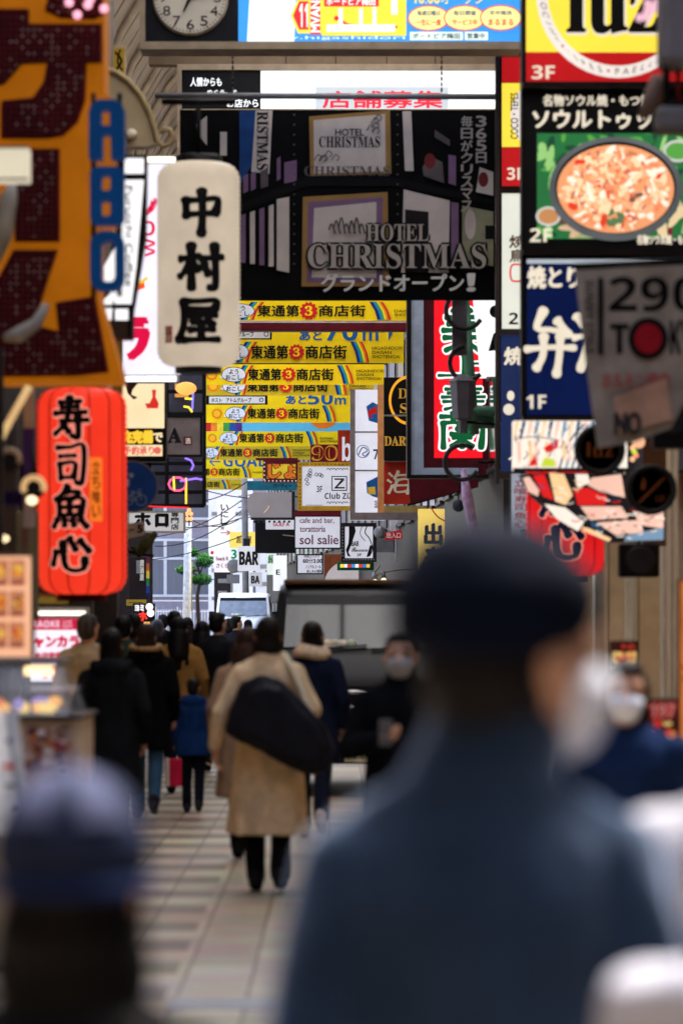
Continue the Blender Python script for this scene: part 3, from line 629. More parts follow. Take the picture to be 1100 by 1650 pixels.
# ---------------------------------------------------------------- yellow arcade banners, nearest first
YEL2 = M('banner_yellow_dull', (206, 176, 40), .6, var=.1)  # darker, duller yellow for some of the banners
RB = [M('rb_%d' % i, c, .5, var=.03) for i, c in enumerate(((22, 40, 120), (26, 130, 200), (60, 170, 80), (250, 220, 30), (240, 140, 30), (206, 36, 40)))]
SUNO = M('sun_orange', (240, 130, 30), .5, var=.04); PALEB = M('pale_bubble', (226, 230, 240), .5, var=.03)
def bands(s, xs, y0, y1, kw, flip=False):
    """a rainbow arc crossing the strip; kw = photo pixels per unit of text width"""
    for i, m_ in enumerate(RB):
        x = xs + (i * .019 + .01 * (i > 0)) * kw
        if flip: bw = .03 if i == 0 else .02; q = [(x + kw * .10, y0), (x + kw * (.1 + bw), y0), (x + kw * (.03 + bw), (y0 + y1) / 2), (x + kw * bw, y1), (x, y1), (x + kw * .03, (y0 + y1) / 2)]
        else: bw = .032 if i == 0 else .02; q = [(x, y0), (x + kw * bw, y0), (x + kw * (.05 + bw), (y0 + y1) / 2), (x + kw * (.075 + bw), y1), (x + kw * .075, y1), (x + kw * .05, (y0 + y1) / 2)]
        s.poly(q, m_, 'rainbow')
def strip(s, tx0, tx1, y0, y1):
    """sun, speech bubble, rainbow, street name, second rainbow and the name in Latin letters; tx0..tx1 is the street name"""
    kw = tx1 - tx0; h = y1 - y0; cy = (y0 + y1) / 2; x = lambda u: tx0 + u * kw; d = s.d
    X0, X1 = s.box[0], s.box[2]
    def ok(a, b_): return a > X0 - 2 and b_ < X1 + 2
    if ok(x(-.50), x(-.36)):
        s.poly([(x(-.43) + (.078 if i % 2 else .062) * kw * math.cos(i * math.pi / 12), cy + (.078 if i % 2 else .062) * kw * math.sin(i * math.pi / 12)) for i in range(24)], SUNO, 'sun_emblem'); s.oval(x(-.43), cy, .046 * kw, .046 * kw, AMB, 'sun_emblem')
    bands(s, x(-.16), y0 + h * .02, y1 - h * .02, kw, True)
    if ok(x(-.32), x(-.05)):
        bx = x(-.17); s.poly([(bx - .13 * kw, cy), (bx - .17 * kw, cy + .04 * kw), (bx - .09 * kw, cy + .05 * kw)], PALEB, 'speech_bubble'); s.oval(bx, cy, .145 * kw, h * .40, INK, 'speech_bubble'); s.oval(bx, cy, .138 * kw, h * .37, PALEB, 'speech_bubble')
        s.text('よう', bx - .055 * kw, cy - h * .27, bx + .055 * kw, cy - h * .02, INK, .05); s.text('おこし', bx - .095 * kw, cy + h * .02, bx + .095 * kw, cy + h * .27, INK, .05)
    a, c = y0 + h * .2, y1 - h * .2
    s.text('東通第', x(0), a, x(.385), c, INK, .055)
    s.poly([(x(.475) + (.088 if i % 2 else .07) * kw * math.cos(i * math.pi / 12), cy + (.088 if i % 2 else .07) * kw * math.sin(i * math.pi / 12)) for i in range(24)], RED, 'number_badge'); s.text(serif('3'), x(.44), cy - .045 * kw, x(.51), cy + .045 * kw, YEL, .03, part='number_badge')
    s.text('商店街', x(.57), a, x(1), c, INK, .055)
    bands(s, x(1.04), y0 + h * .02, y1 - h * .02, kw)
    for i, t in enumerate(('HIGASHIDORI', 'DAISAN', 'SHOTENGAI')):
        x1 = x(1.27) + (.32, .2, .29)[i] * kw
        if x1 < X1: s.text(t, x(1.27), y0 + h * (.25 + .2 * i), x1, y0 + h * (.39 + .2 * i), INK, .03)
def banner(label, box, d, tx0, tx1, sy0, sy1, fn=None, face=None):
    s = Sign('arcade_banner', label, 'banner', box, d, face or YEL, depth=.05, group='yellow shopping street banners across the arcade', bev=0)
    rod = MB(); a, c = P(box[0] - 3, box[1] - 1.5, d), P(box[2] + 3, box[1] - 1.5, d); rod.tube([(a.x, d + .02, a.z), (c.x, d + .02, c.z)], .03, BLACK, 8)
    for u in (.08, .92):
        x = a.x + (c.x - a.x) * u; rod.tube([(x, d + .02, a.z), (x, d + .02, a.z + 1.4 if d > 62 else a.z + .5)], .012, BLACK, 5)
    rod.build('hanging_rod', s.o)
    if fn: fn(s)
    strip(s, tx0, tx1, sy0, sy1); o = s.done(); h_ = (int(d * 7) % 9 - 4); o.rotation_euler = (R(h_ * 1.1), R(h_ * .09), 0); return o
def top70(s):
    s.rect(300, 530, 438, 547, INK); s.rect(330, 532.5, 435, 545, WHITEP); s.text('ホスト　アトムグループ', 338, 534, 409, 543, INK, .05); s.oval(429, 538.5, 4, 4, INK, hole=.7)
    s.text('あと', 483, 534, 518, 548, BLUE, .09); s.text(bold('70'), 522, 517, 576, 549, BLUE); s.text(bold('m↑'), 584, 524, 634, 549, BLUE)
def top50(s):
    s.rect(332, 637, 431, 652, INK); s.rect(337, 639, 427, 650, WHITEP); s.text('ホスト　アトムグループ', 341, 641, 405, 648.5, INK, .05); s.oval(421, 644.5, 3.4, 3.4, INK, hole=.7)
    s.text('あと', 461, 638, 493, 651, BLUE, .09); s.text(bold('50'), 496, 631, 536, 652, BLUE); s.text(bold('m'), 539, 641, 557, 652, BLUE)
def goal(s): s.text(bold('←GOAL'), 337, 734, 428, 752, BLUE)
banner('topmost yellow banner right under the black hotel banner, largest lettering', (345, 484, 690, 517), 70, 415, 588, 486, 516)
banner('yellow banner announcing 70 metres under the maroon beam', (322, 527, 650, 585), 79, 405, 558, 550, 585, top70, None)
banner('yellow banner with speech bubble hanging just below the 70 metre banner', (333, 587, 619, 620), 88, 400, 537, 588, 619)
banner('yellow banner half hidden behind the speech bubble banner above the 50 metre one', (331, 604, 602, 637), 93, 399, 528, 607, 637, None, YEL2)
banner('bright yellow banner announcing 50 metres with orange sun and speech bubble', (328, 628, 566, 681), 106, 399, 514, 653, 680, top50)
banner('bright yellow banner with orange sun under the sky blue rainbow banner', (326, 693, 548, 719), 117.6, 386, 488, 694, 718)
banner('small dull yellow banner with bubble above the GOAL banner', (318, 718, 503, 741), 131.6, 355, 447, 719, 740, None, YEL2)
banner('yellow banner with a blue arrow and the word GOAL', (262, 730, 424, 771), 155, 308, 386, 751, 770, goal)
banner('smallest lowest yellow banner, hanging nearest the street end', (252, 772, 393, 789), 173, 284, 354, 773, 788, None, YEL2)
s = Sign('rainbow_banner', 'sky blue banner with a block rainbow at its left, between two yellow banners', 'banner', (330, 676, 566, 695), 111, M('sky_blue', (96, 190, 226), .5, var=.05), .04, bev=0)
for i, m_ in enumerate(((190, 40, 40), (236, 130, 40), (246, 214, 60), (60, 150, 70), (40, 80, 160), (80, 50, 130))): s.rect(330 + i * 10, 680, 340 + i * 10, 695, M('block_%d' % i, m_, .5), 'rainbow')
s.rect(350, 677, 470, 681, WHITEP); s.poly([(500, 682), (512, 678), (524, 680), (536, 678), (540, 684), (526, 690), (514, 691)], ORNG); s.done()
bm = MB(); a, c = P(270, 533, 74), P(667, 518, 74); bm.box((a.x, 74, a.z), (c.x, 74.4, c.z - .03), MAROON, .02); bm.box((a.x, 73.99, c.z - .028), (c.x - .02, 74.4, c.z), M('beam_edge', (196, 170, 180), .5))
solo(bm, 'gate_beam', 'maroon gate beam with a pale top edge between the yellow banners', 'beam')

# ---------------------------------------------------------------- right hand bar signs, far to near
G1 = 'bar signs projecting from the dark building'
PALEG = L('pale_grey_panel', (206, 206, 218), .82); PUR = M('purple_grey', (112, 60, 84), .6, var=.05)
s = Sign('menu_sign', 'small white sign with a 60 minute price, lowest of the bar signs', 'sign', (478, 893, 520, 925), 112, PALEG, .15, BLACK, 2, G1)
s.text('時間カラオケ', 490, 894, 515, 899, PUR, .04); s.text(bold('60分3,00'), 488, 900, 519, 908, INK, .04); s.text('ノンアルコール', 492, 911, 517, 916, INK, .05); s.text('楽しめる場所', 494, 918, 518, 923, INK, .05); s.done()
s = Sign('round_shop_sign', 'rust brown board with a pale grey half disc and faint lettering', 'sign', (522, 893, 598, 960), 114, M('rust_brown', (130, 66, 40), .6), .2, group=G1)
s.oval(560, 944, 38, 40, L('half_disc', (186, 178, 180), .75), n=24, a0=180, a1=360); s.text('ガールズBAR', 534, 936, 588, 943, M('faint_rust', (170, 96, 80), .6), .04); s.done()
s = Sign('restaurant_sign', 'lilac white sign reading cafe and bar torattoria sol salie', 'sign', (474, 831, 549, 884), 100, PALEG, .2, BLACK, 2, G1)
s.text('cafe and bar,', 483, 834, 538, 844, PUR, .03); s.text('torattoria', 483, 848, 524, 857, PUR, .03); s.text('sol salie', 483, 862, 545, 877, PUR, .03); s.rect(474, 822, 549, 831, MAROON, 'header', .02); s.done()
s = Sign('bar_sign', 'square white sign with two black dancing legs in a dark bulb frame', 'sign', (550, 843, 606, 905), 93, PALEG, .25, DARK, 6, G1)
LG = [(560, 844), (566, 844), (570, 858), (566, 868), (568, 878), (564, 888), (563, 896), (560, 896), (560, 884), (557, 874), (561, 862)]
s.poly([(562, 846), (571, 846), (573, 856), (569, 868), (565, 880), (561, 890), (565, 897), (560, 896), (557, 886), (561, 876), (562, 864)], INK); s.line([(592, 846), (588, 858), (595, 868), (600, 884), (595, 896)], 1.6, INK); s.line([(584, 846), (580, 860), (588, 872)], 1, INK); s.poly([(596, 878), (600, 880), (596, 896), (590, 898), (593, 888)], INK)
s.text('BAR', 566, 872, 578, 880, INK, .05, keep=False); s.text('𝓡𝓸𝓬𝓬𝓸𝓬𝓸', 566, 882, 592, 889, INK, .03); s.text('2F', 575, 892, 582, 896, INK, .08)
s.bulbs(552, 900, 604, 904, 12, 1, STEEL, 1.6); s.bulbs(550, 848, 554, 898, 1, 10, STEEL, 1.6); s.done()
s = Sign('flag_strip_sign', 'green framed strip with small coloured flags under the legs sign', 'sign', (543, 905, 602, 919), 93.4, M('strip_green', (24, 86, 60), .5), .2, group=G1)
for i, cc in enumerate(((250, 210, 60), (230, 230, 230), (200, 50, 50), (70, 140, 220), (240, 240, 240), (210, 60, 60), (60, 120, 190), (244, 180, 70))): s.rect(548 + i * 6, 909, 553.5 + i * 6, 914.5, L('flag_%d' % i, cc, 1.1))
s.done()
s = Sign('club_sign', 'white sign for a club with a square Z emblem in a yellow bulb frame', 'sign', (480, 745, 570, 822), 98, PALEG, .25, M('gold_frame', (172, 132, 34), .5), 7, G1)
s.text(bold('3F'), 510, 783, 519, 793, INK); s.rect(534, 767, 559, 791, INK); s.rect(535.5, 768.5, 557.5, 789.5, PALEG); s.text('Z', 538, 771, 555, 787, INK, .02); s.line([(541, 786), (555, 773)], 1, INK); s.text(bold('Club ZiZ'), 523, 794, 568, 804, INK)
for i in range(9):
    rn = random.Random(i); x, y = 493 + rn.uniform(0, 26), 757 + rn.uniform(0, 10) + (14 if i > 5 else 0) * (1 if rn.random() > .2 else 0); x = x if y < 769 else 493 + rn.uniform(0, 7)
    s.line([(x - 3, y + 2), (x, y - 2.5), (x + 3, y), (x + 1, y + 3), (x - 1, y + 1)], 1, INK, 'scrollwork')
for i in range(7): s.line([(526 + i * 5, 757 + (i % 2)), (528.5 + i * 5, 754.5), (531 + i * 5, 757 - (i % 2))], 1, INK, 'scrollwork'); s.line([(526 + i * 5, 811 + (i % 2)), (528.5 + i * 5, 808.5), (531 + i * 5, 811 - (i % 2))], 1, INK, 'scrollwork')
s.line([(492, 814), (520, 814)], .8, INK, 'scrollwork'); s.bulbs(480, 745, 568, 751, 14, 1, M('bulb_dark', (70, 54, 30), .4), 1.5); s.bulbs(480, 752, 486, 822, 1, 12, M('bulb_dark', (70, 54, 30), .4), 1.5); s.done()
s = Sign('price_sign', 'dark red board with gold number 90 under the yellow banner', 'sign', (500, 716, 546, 744), 108, M('dark_red', (92, 14, 18), .5), .2, group=G1)
s.text(serif('90'), 502, 718, 543, 742, M('gold_leaf', (206, 150, 60), .4), .05); s.text(serif('90'), 504, 720, 541, 740, M('deep_red', (120, 16, 20), .5)); s.done()
s = Sign('letter_sign', 'orange red board with a large white letter b beside the number 90', 'sign', (544, 693, 566, 745), 107, M('rust_red', (150, 44, 30), .5), .2, group=G1)
s.text(bold('b'), 551, 704, 566, 743, PALEG); s.done()
s = Sign('orange_sign', 'small yellow sign with fat orange letters and a maroon bulb border', 'sign', (424, 742, 482, 777), 112, M('sign_yellow', (250, 200, 50), .5), .25, MAROON, 6, G1)
s.text('じょ', 433, 746, 476, 770, INK, .22); s.text('じょ', 433, 746, 476, 770, ORNG, .12); s.bulbs(424, 773, 480, 777, 9, 1, WHITEP, 1.6); s.bulbs(424, 742, 428, 776, 1, 5, WHITEP, 1.6)
s.rect(412, 738, 480, 742, MAROON, 'header', .05); s.done()
s = Sign('teal_board', 'teal board strip below the orange letter sign', 'sign', (398, 775, 478, 790), 118, M('teal', (30, 96, 110), .6), .1, group=G1); s.text('パーティー', 440, 779, 470, 787, INK, .03); s.done()
s = Sign('blank_sign', 'blank unlit grey sign with a rounded left end', 'sign', (398, 793, 474, 836), 120, L('dull_lilac', (140, 134, 138), .72), .3, group=G1, outline=[(410 + 12 * math.cos(R(a)), 814.5 + 21 * math.sin(R(a))) for a in range(90, 271, 15)] + [(474, 793), (474, 836)])  # unlit sign, but its face is given an even glow of its own
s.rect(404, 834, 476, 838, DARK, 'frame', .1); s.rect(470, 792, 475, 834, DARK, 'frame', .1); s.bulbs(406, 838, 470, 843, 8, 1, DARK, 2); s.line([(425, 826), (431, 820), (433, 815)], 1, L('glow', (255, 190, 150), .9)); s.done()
s = Sign('hanging_board', 'narrow white board with red letters under the blank grey sign', 'sign', (428, 838, 474, 853), 121, PALEG, .1, group=G1); s.text('GOLF A', 440, 841, 466, 848, RED, .05); s.done()
s = Sign('dark_box_sign', 'unlit black box sign below the narrow white board', 'sign', (411, 838, 476, 891), 123, BLACK, .6, group=G1); s.line([(455, 862), (474, 864)], 1.5, BEIGE); s.done()
# tall bulb framed panels
s = Sign('bulb_frame_sign', 'tall white panel sign with blue emblems between two rows of bulbs', 'sign', (564, 628, 620, 838), 86, L('panel_white', (222, 222, 236), .86), .3, group=G1)
GB = M('bulb_strip_grey', (120, 108, 108), .5); OB = M('bulb_strip_orange', (206, 140, 84), .5); DB = M('bulb_brown', (74, 58, 50), .35)
s.rect(564, 628, 572, 838, GB, 'bulb_strip', .08); s.rect(608, 620, 619, 826, OB, 'bulb_strip', .08); s.rect(564, 826, 672, 838, GB, 'bulb_strip', .08); s.rect(619, 815, 724, 826, M('strip_brass', (160, 138, 84), .5), 'bulb_strip', .08)
s.bulbs(564, 630, 572, 824, 1, 18, DB, 2.3); s.bulbs(608, 622, 619, 814, 1, 16, DB, 3); s.bulbs(566, 827, 672, 837, 10, 1, DB, 2.4); s.bulbs(619, 815, 722, 826, 9, 1, DB, 3)
for y in (695, 757): s.rect(572, y, 608, y + 2.5, GREYM, 'divider', .02)
s.poly([(590, 655), (600, 648), (608, 652), (608, 682), (594, 678)], BLUE); s.poly([(592, 662), (606, 655), (607, 666), (598, 668), (600, 674), (595, 673)], RED)
s.oval(584.5, 727.5, 10.5, 10.5, BLUE, hole=.9); s.line([(577, 733), (584, 721), (592, 726), (584, 731), (588, 735), (595, 728)], 1.6, BLUE); s.text(bold('7'), 601, 724, 609, 740, NAVY)
s.poly([(590, 777), (600, 772), (608, 768), (608, 802), (600, 800), (591, 794)], BLUE); s.poly([(592, 785), (604, 784), (605, 797), (593, 796)], M('beer_yellow', (214, 178, 60), .5)); s.text('BAR', 603, 806, 608, 818, PUR, .05, rot=1); s.done()
s = Sign('dart_bar_sign', 'black sign with an orange ring and gold letters spelling DART', 'sign', (618, 608, 662, 742), 83, M('sign_black', (14, 13, 14), .4), .2, group=G1)
GOLD = M('gold_letters', (240, 180, 70), .4, emit=.35)
s.oval(659, 645, 33, 40, L('ring_orange', (244, 166, 40), .9), 'ring', n=30, a0=100, a1=262, hole=.88); s.text(serif('D'), 641, 626, 656, 642, GOLD); s.text(serif('S'), 644, 650, 657, 666, GOLD); s.rect(618, 668, 655, 671, GREYM); s.text(serif('DART'), 619, 703, 664, 718, GOLD, .03); s.done()
s = Sign('izakaya_sign', 'orange red sign with white brush characters above the brass bulb strip', 'sign', (618, 744, 662, 812), 83.3, M('lacquer_red', (172, 44, 28), .5), .2, group=G1)
s.brush('海', 624, 760, 662, 796, CREAM, .14); s.rect(618, 739, 662, 744, GREYM, 'frame', .02); s.done()
# sign with spot lamps beneath the bulbs
for i, (x0, y0, x1, y1, cc) in enumerate(((628, 830, 672, 856, (178, 176, 184)), (636, 856, 668, 905, (150, 148, 156)), (606, 858, 634, 890, (90, 88, 92)))):
    s = Sign('wall_panel', ('pale grey facade panel under the bulb strip', 'mid grey facade panel with a slanting edge behind the red exit board', 'dull grey panel behind the round lamp')[i], 'panel', (x0, y0, x1, y1), 96 + i, M('facade_%d' % i, cc, .6), .1); s.done()
s = Sign('exit_board', 'small red board with white characters tilted beside the round lamp', 'sign', (620, 856, 648, 870), 90, RED, .03, outline=[(620, 858), (647, 854), (648, 868), (621, 871)]); s.text('出入口', 623, 858, 645, 867, WHITEP, .06); s.done()
q = MB(); c = P(612, 858, 91); q.lathe((c.x, 91, c.z), [(.02, .08), (.14, .06), (.15, 0), (.12, -.04), (.03, -.05)], STEEL, 20, 'y'); solo(q, 'round_lamp', 'round grey lamp disc at the corner of the legs sign', 'lamp')
o = thing('spot_lamp', 'pair of lit warm spot lamps on a bent arm above the van roof', 'lamp', P(616, 945, 80))
q = MB(); q.tube([P(672, 916, 80), P(640, 918, 80), P(618, 922, 80), P(598, 930, 80)], .02, BEIGE, 8); q.tube([P(612, 910, 80), P(600, 926, 80)], .02, BEIGE, 8); q.build('arm', o)
for x, y in ((604, 936), (618, 934)):
    q = MB(); q.tube([P(x - 2, y - 14, 80), P(x, y, 80)], [.03, .07], STEEL, 12); h = q.build('lamp_head', o); q = MB(); q.ball(P(x, y + 1, 79.97), .06, L('bulb_warm', (255, 226, 180), 3)); q.build('bulb', h)
s = Sign('vertical_banner', 'cream yellow vertical banner with dark blue brush characters', 'banner', (673, 820, 716, 1000), 66, L('banner_cream', (246, 212, 110), .8), .03)
DBL = M('brush_navy', (20, 28, 60), .6); s.text('出来', 684, 842, 711, 916, DBL, .1, vertical=True); s.line([(694, 818), (704, 832), (717, 840)], 2, RED); s.text('立', 686, 922, 709, 955, DBL, .1); s.done()
# red sign with green brush characters
s = Sign('neon_sign', 'lit red sign with white edged green characters in a maroon and steel frame', 'sign', (655, 440, 800, 770), 62, M('sign_maroon', (66, 12, 20), .5), .5)
FR = M('frame_steelblue', (150, 160, 176), .35, metal=.3); s.rect(655, 440, 662, 770, BLACK, 'frame', .06); s.rect(662, 440, 682, 765, FR, 'frame', .02); s.rect(682, 754, 770, 765, FR, 'frame', .02); s.rect(655, 766, 790, 771, BLACK, 'frame', .06)
REDL = L('sign_red', (240, 22, 36), 1.0); s.rect(699, 440, 777, 738, REDL)
GRN = L('sign_green', (16, 96, 52), .8); WL = L('edge_white', (255, 245, 250), 1.2)
for t, y0, y1, x0, x1 in (('美', 500, 565, 712, 775), ('上', 572, 608, 706, 786), ('美', 620, 660, 710, 782), ('蘭', 666, 722, 708, 780)):
    s.brush(t, x0, y0, x1, y1, WL, .2, 2.5); s.brush(t, x0, y0, x1, y1, GRN, .17)
s.poly([(658, 772), (770, 772), (770, 784), (660, 812)], M('skirt_maroon', (70, 10, 18), .5), 'skirt', .02); s.line([(656, 814), (770, 783)], 4, BLACK, 'skirt'); s.done()
# ---------------------------------------------------------------- gate frames with the clock, the screens and the black hotel banner
o = thing('clock_screen_gate', 'beige framed gate sign with a round white clock and a bright lit advert', 'sign', P(530, 70, 42))
fr = MB(); d = 42; k = mpx(d)
def bar(mb, x0, y0, x1, y1, d, dep, m, pro=0): a, c = P(x0, y1, d), P(x1, y0, d); mb.box((a.x, d - pro, a.z), (c.x, d + dep, c.z), m)
bar(fr, 226, 68, 838, 80, d, .5, BEIGE, .05); bar(fr, 226, -140, 234, 67.9, d, .5, BEIGE, .05); bar(fr, 226, -152, 838, -140.1, d, .5, BEIGE, .05); fr.build('frame', o)
q = MB(); bar(q, 234, -140, 384, 67.9, d + .06, .3, M('clock_black', (16, 18, 26), .5)); q.build('clock_panel', o)
q = MB(); c = P(307, -4, d); FACE = M('clock_face', (186, 180, 168), .5, var=.05); q.lathe((c.x, d + .04, c.z), [(61 * k, .015), (61 * k, -.02), (58 * k, -.03)], BEIGE, 40, 'y'); q.lathe((c.x, d, c.z), [(58 * k, .02), (58 * k, -.012)], FACE, 40, 'y', False); co = q.build('clock', o)
q = MB()
for n in range(1, 13):
    a = R(90 - n * 30); x, y = 307 + 44 * math.cos(a), -4 - 44 * math.sin(a); pa, pb = P(x - 6 - (3 if n > 9 else 0), y + 8, d), P(x + 6 + (3 if n > 9 else 0), y - 8, d)
    for v, f in text_geo(str(n), (pa.x, pa.z, pb.x, pb.z), .0): q.add([(u, d - .016 - .0005 * n, z) for u, z in v], f, DARK)
for n in range(60):
    a = R(n * 6); r0, r1 = (53, 56.5); p0, p1 = P(307 + r0 * math.cos(a), -4 + r0 * math.sin(a), d), P(307 + r1 * math.cos(a), -4 + r1 * math.sin(a), d); q.tube([(p0.x, d - .014, p0.z), (p1.x, d - .014, p1.z)], .004 if n % 5 else .008, DARK, 4)
q.build('clock_numerals', co)
for ang, ln, nm in ((205, 26, 'hour_hand'), (83, 46, 'minute_hand')):
    q = MB(); a = R(90 - ang); p = P(307 + ln * math.cos(a), -4 - ln * math.sin(a), d); q.tube([(c.x, d - .035, c.z), (p.x, d - .035, p.z)], [.022, .008], BLACK, 6); q.build(nm, co)
s = Sign('advert_screen', 'bright advert screen with yellow map panels beside the clock', 'screen', (384, -140, 838, 68), 42.05, L('advert_blue', (60, 150, 232), 1.15), .3)
ADY, ADR, ADP = L('advert_yellow', (255, 222, 70), 1.15), L('advert_red', (226, 50, 60), 1.1), L('advert_pale', (226, 246, 240), 1.25)
s.poly([(398, 68), (410, -140), (480, -140), (474, 68)], ADP); s.poly([(468, 25), (480, -2), (520, -2), (520, 54), (480, 54)], ADY); s.poly([(472, 25), (482, 2), (497, 2), (497, 48), (482, 48)], ADR); s.text(bold('11'), 482, 6, 496, 44, ADP); s.rect(500, -60, 516, 56, ADR); s.text('MVAN', 501, 2, 515, 52, ADP, .08, rot=1)
s.rect(518, -60, 654, 58, ADY); s.rect(522, -10, 610, 11, ADR); s.text('ボートピア梅田', 526, -4, 604, 9, ADP, .05); s.line([(546, 16), (560, 40), (640, 44)], 4, ADR); s.rect(526, 40, 636, 52, ADP); s.rect(545, 14, 552, 40, ADP); s.rect(578, 14, 584, 40, ADP); s.rect(600, 12, 606, 40, ADP); s.rect(630, -20, 640, 24, ADP); s.oval(542, 30, 4, 4, ADR)
s.text(bold('10:00オープン'), 664, -14, 780, 7, ADY)
for i in range(3): x = 660 + i * 58; s.oval(x + 30, 30, 34, 21, ADR, n=20); s.oval(x + 30, 30, 32, 19, L('advert_cream', (255, 236, 150), 1.2), n=20); s.text(('毎週日曜日', '毎日開催', '年中無休')[i], x + 12, 18, x + 48, 26, BLUE, .05); s.text(('一生に一度', 'サービス中', 'まるまる')[i], x + 10, 32, x + 50, 42, ADR, .06)
s.rect(660, 53, 745, 66, ADP); s.text('ボートピア梅田', 664, 55, 740, 64, INK, .06); s.rect(748, 53, 785, 66, ADP); s.text('営業中', 752, 55, 780, 64, INK, .06); s.text('www.higashidori', 400, 60, 652, 66, ADP); s.done()
o = thing('screen_gate', 'second beige gate frame with a glaring white screen behind the grey pipe', 'sign', P(545, 178, 56)); q = MB(); d = 56
bar(q, 286, 104, 812, 113, d, .5, BEIGE, .05); bar(q, 286, 113.1, 293, 470, d, .5, BEIGE, .05); bar(q, 294, 176, 812, 182, d, .4, BEIGE, .04); bar(q, 240, 80, 830, 103.9, d + .3, .3, M('soffit', (104, 90, 74), .7, var=.1)); q.build('frame', o)
for x in (460, 540, 622, 700): q = MB(); bar(q, x, 82, x + 1.5, 103, d + .29, .02, DARK); q.build('panel_joint', o)
s = Sign('text_screen', 'black panel with blurry white lines of text at the left of the white screen', 'screen', (293, 114, 420, 176), 56.05, M('screen_black', (12, 14, 20), .3), .2); WT = L('screen_text', (240, 244, 250), 1.1)
s.text('人情からも', 307, 125, 357, 139, WT, .06); s.text('めぐる、そ', 334, 145, 382, 151, WT, .06); s.text('お店から', 366, 160, 416, 173, WT, .06); s.done()
s = Sign('white_screen', 'glaring white screen with half hidden red characters', 'screen', (420, 114, 800, 176), 56.08, L('glare', (248, 250, 255), 1.5), .2); s.rect(508, 140, 722, 175, L('screen_grey', (196, 206, 214), 1)); s.text('店舗募集', 520, 147, 712, 174, L('screen_red', (236, 50, 70), 1), .06); s.done()
q = MB(); q.tube([P(250, 154, 44.6), P(803, 156, 44.6)], .035, GREYM, 10); solo(q, 'hanging_pipe', 'long grey pipe carrying the black hotel banner', 'pipe')
for x in (375, 711):
    q = MB(); 
    for i in range(9): c = P(x, 154 - i * 9, 44.6); q.ball(c, (.014, .02, .03), DARK, 6, 4)
    solo(q, 'hanging_chain', 'short dark chain holding the grey pipe, %s' % ('over the white screen' if x > 500 else 'over the black text panel'), 'chain', 'chains holding the pipe')
# black hotel banner
HB = M('banner_black', (9, 8, 9), .8, var=.15, scale=3); PPAL = M('print_pale', (196, 184, 176), .6, var=.08); PLIL = M('print_lilac', (120, 92, 122), .6, var=.1); PGOLD = M('print_gold', (150, 116, 66), .6, var=.1); PDIM = M('print_dim', (92, 84, 84), .6); PSK = M('print_blue_sky', (30, 66, 120), .6, var=.2)
s = Sign('hotel_banner', 'big black printed banner with a dim hotel facade and grand opening lettering', 'banner', (290, 177, 797, 484), 45, HB, .03, bev=0)
s.poly([(386, 178), (414, 178), (408, 262), (386, 300)], PSK); s.poly([(412, 178), (439, 178), (434, 280), (405, 277)], PPAL); s.text(serif('CHRISTMAS'), 413, 120, 433, 276, INK, .02, rot=-1) if False else s.text(serif('RISTMAS'), 414, 180, 432, 274, INK, .02, rot=-1)
for x0, y0, x1, y1 in ((392, 284, 400, 312), (404, 280, 412, 308), (420, 276, 432, 304), (446, 256, 452, 292), (458, 262, 478, 296)): s.poly([(x0, y0), (x1, y0 - 4), (x1, y1 - 4), (x0, y1)], PLIL if x0 % 3 else PDIM)
s.poly([(386, 330), (494, 284), (630, 286), (795, 322), (795, 330), (630, 300), (494, 300), (386, 344)], M('ledge_black', (8, 8, 10), .5))
s.poly([(498, 188), (628, 178), (630, 280), (500, 284)], PGOLD); s.poly([(505, 194), (620, 184), (621, 276), (506, 280)], PPAL); s.text('HOTEL', 540, 208, 586, 219, INK, .03); s.text(serif('CHRISTMAS'), 514, 220, 612, 238, INK); s.text(serif('CHRISTMAS'), 490, 268, 628, 284, PDIM)
for i in range(10): rn = random.Random(40 + i); x, y = (596 + rn.uniform(0, 20), 190 + rn.uniform(0, 24)) if i < 5 else (510 + rn.uniform(0, 34), 246 + rn.uniform(0, 22)); s.line([(x - 6, y + 4), (x, y - 5), (x + 6, y), (x + 2, y + 5)], 1.6, PDIM, 'scrollwork')
s.poly([(488, 318), (624, 310), (626, 462), (486, 462)], PGOLD); s.poly([(496, 326), (616, 318), (617, 456), (494, 456)], PLIL); s.poly([(506, 336), (606, 326), (606, 448), (502, 448)], PPAL)
s.poly([(648, 180), (662, 180), (666, 276), (652, 276)], PPAL); s.poly([(700, 210), (724, 226), (724, 236), (700, 222)], PDIM); s.poly([(680, 270), (692, 252), (712, 262), (715, 296), (682, 284)], PDIM); s.oval(692, 260, 9, 12, M('wreath', (110, 40, 40), .6)); s.poly([(722, 250), (734, 252), (734, 300), (722, 296)], PLIL); s.poly([(772, 270), (794, 278), (794, 316), (766, 310)], PPAL); s.oval(778, 290, 8, 12, MATS['wreath'])
s.poly([(650, 306), (724, 324), (722, 440), (646, 440)], PPAL); s.poly([(652, 338), (690, 342), (690, 440), (652, 440)], M('doorway', (30, 24, 28), .6)); s.poly([(726, 326), (738, 328), (738, 420), (726, 420)], PLIL); s.poly([(744, 332), (794, 342), (794, 430), (744, 420)], M('print_olive', (140, 138, 110), .6)); s.oval(757, 362, 9, 24, PPAL); s.rect(781, 364, 796, 386, INK)
for i in range(5): s.poly([(388 + i * 15, 348 - i * 5), (396 + i * 15, 345 - i * 5), (396 + i * 15, 424 + i * 2), (388 + i * 15, 424 + i * 2)], PPAL if i % 2 else PLIL)
s.poly([(446, 322), (466, 318), (466, 440), (446, 436)], PPAL)
for x in (474, 640): 
    for i in range(16): s.oval(x, 186 + i * 16, 1.5, 1.5, PDIM)
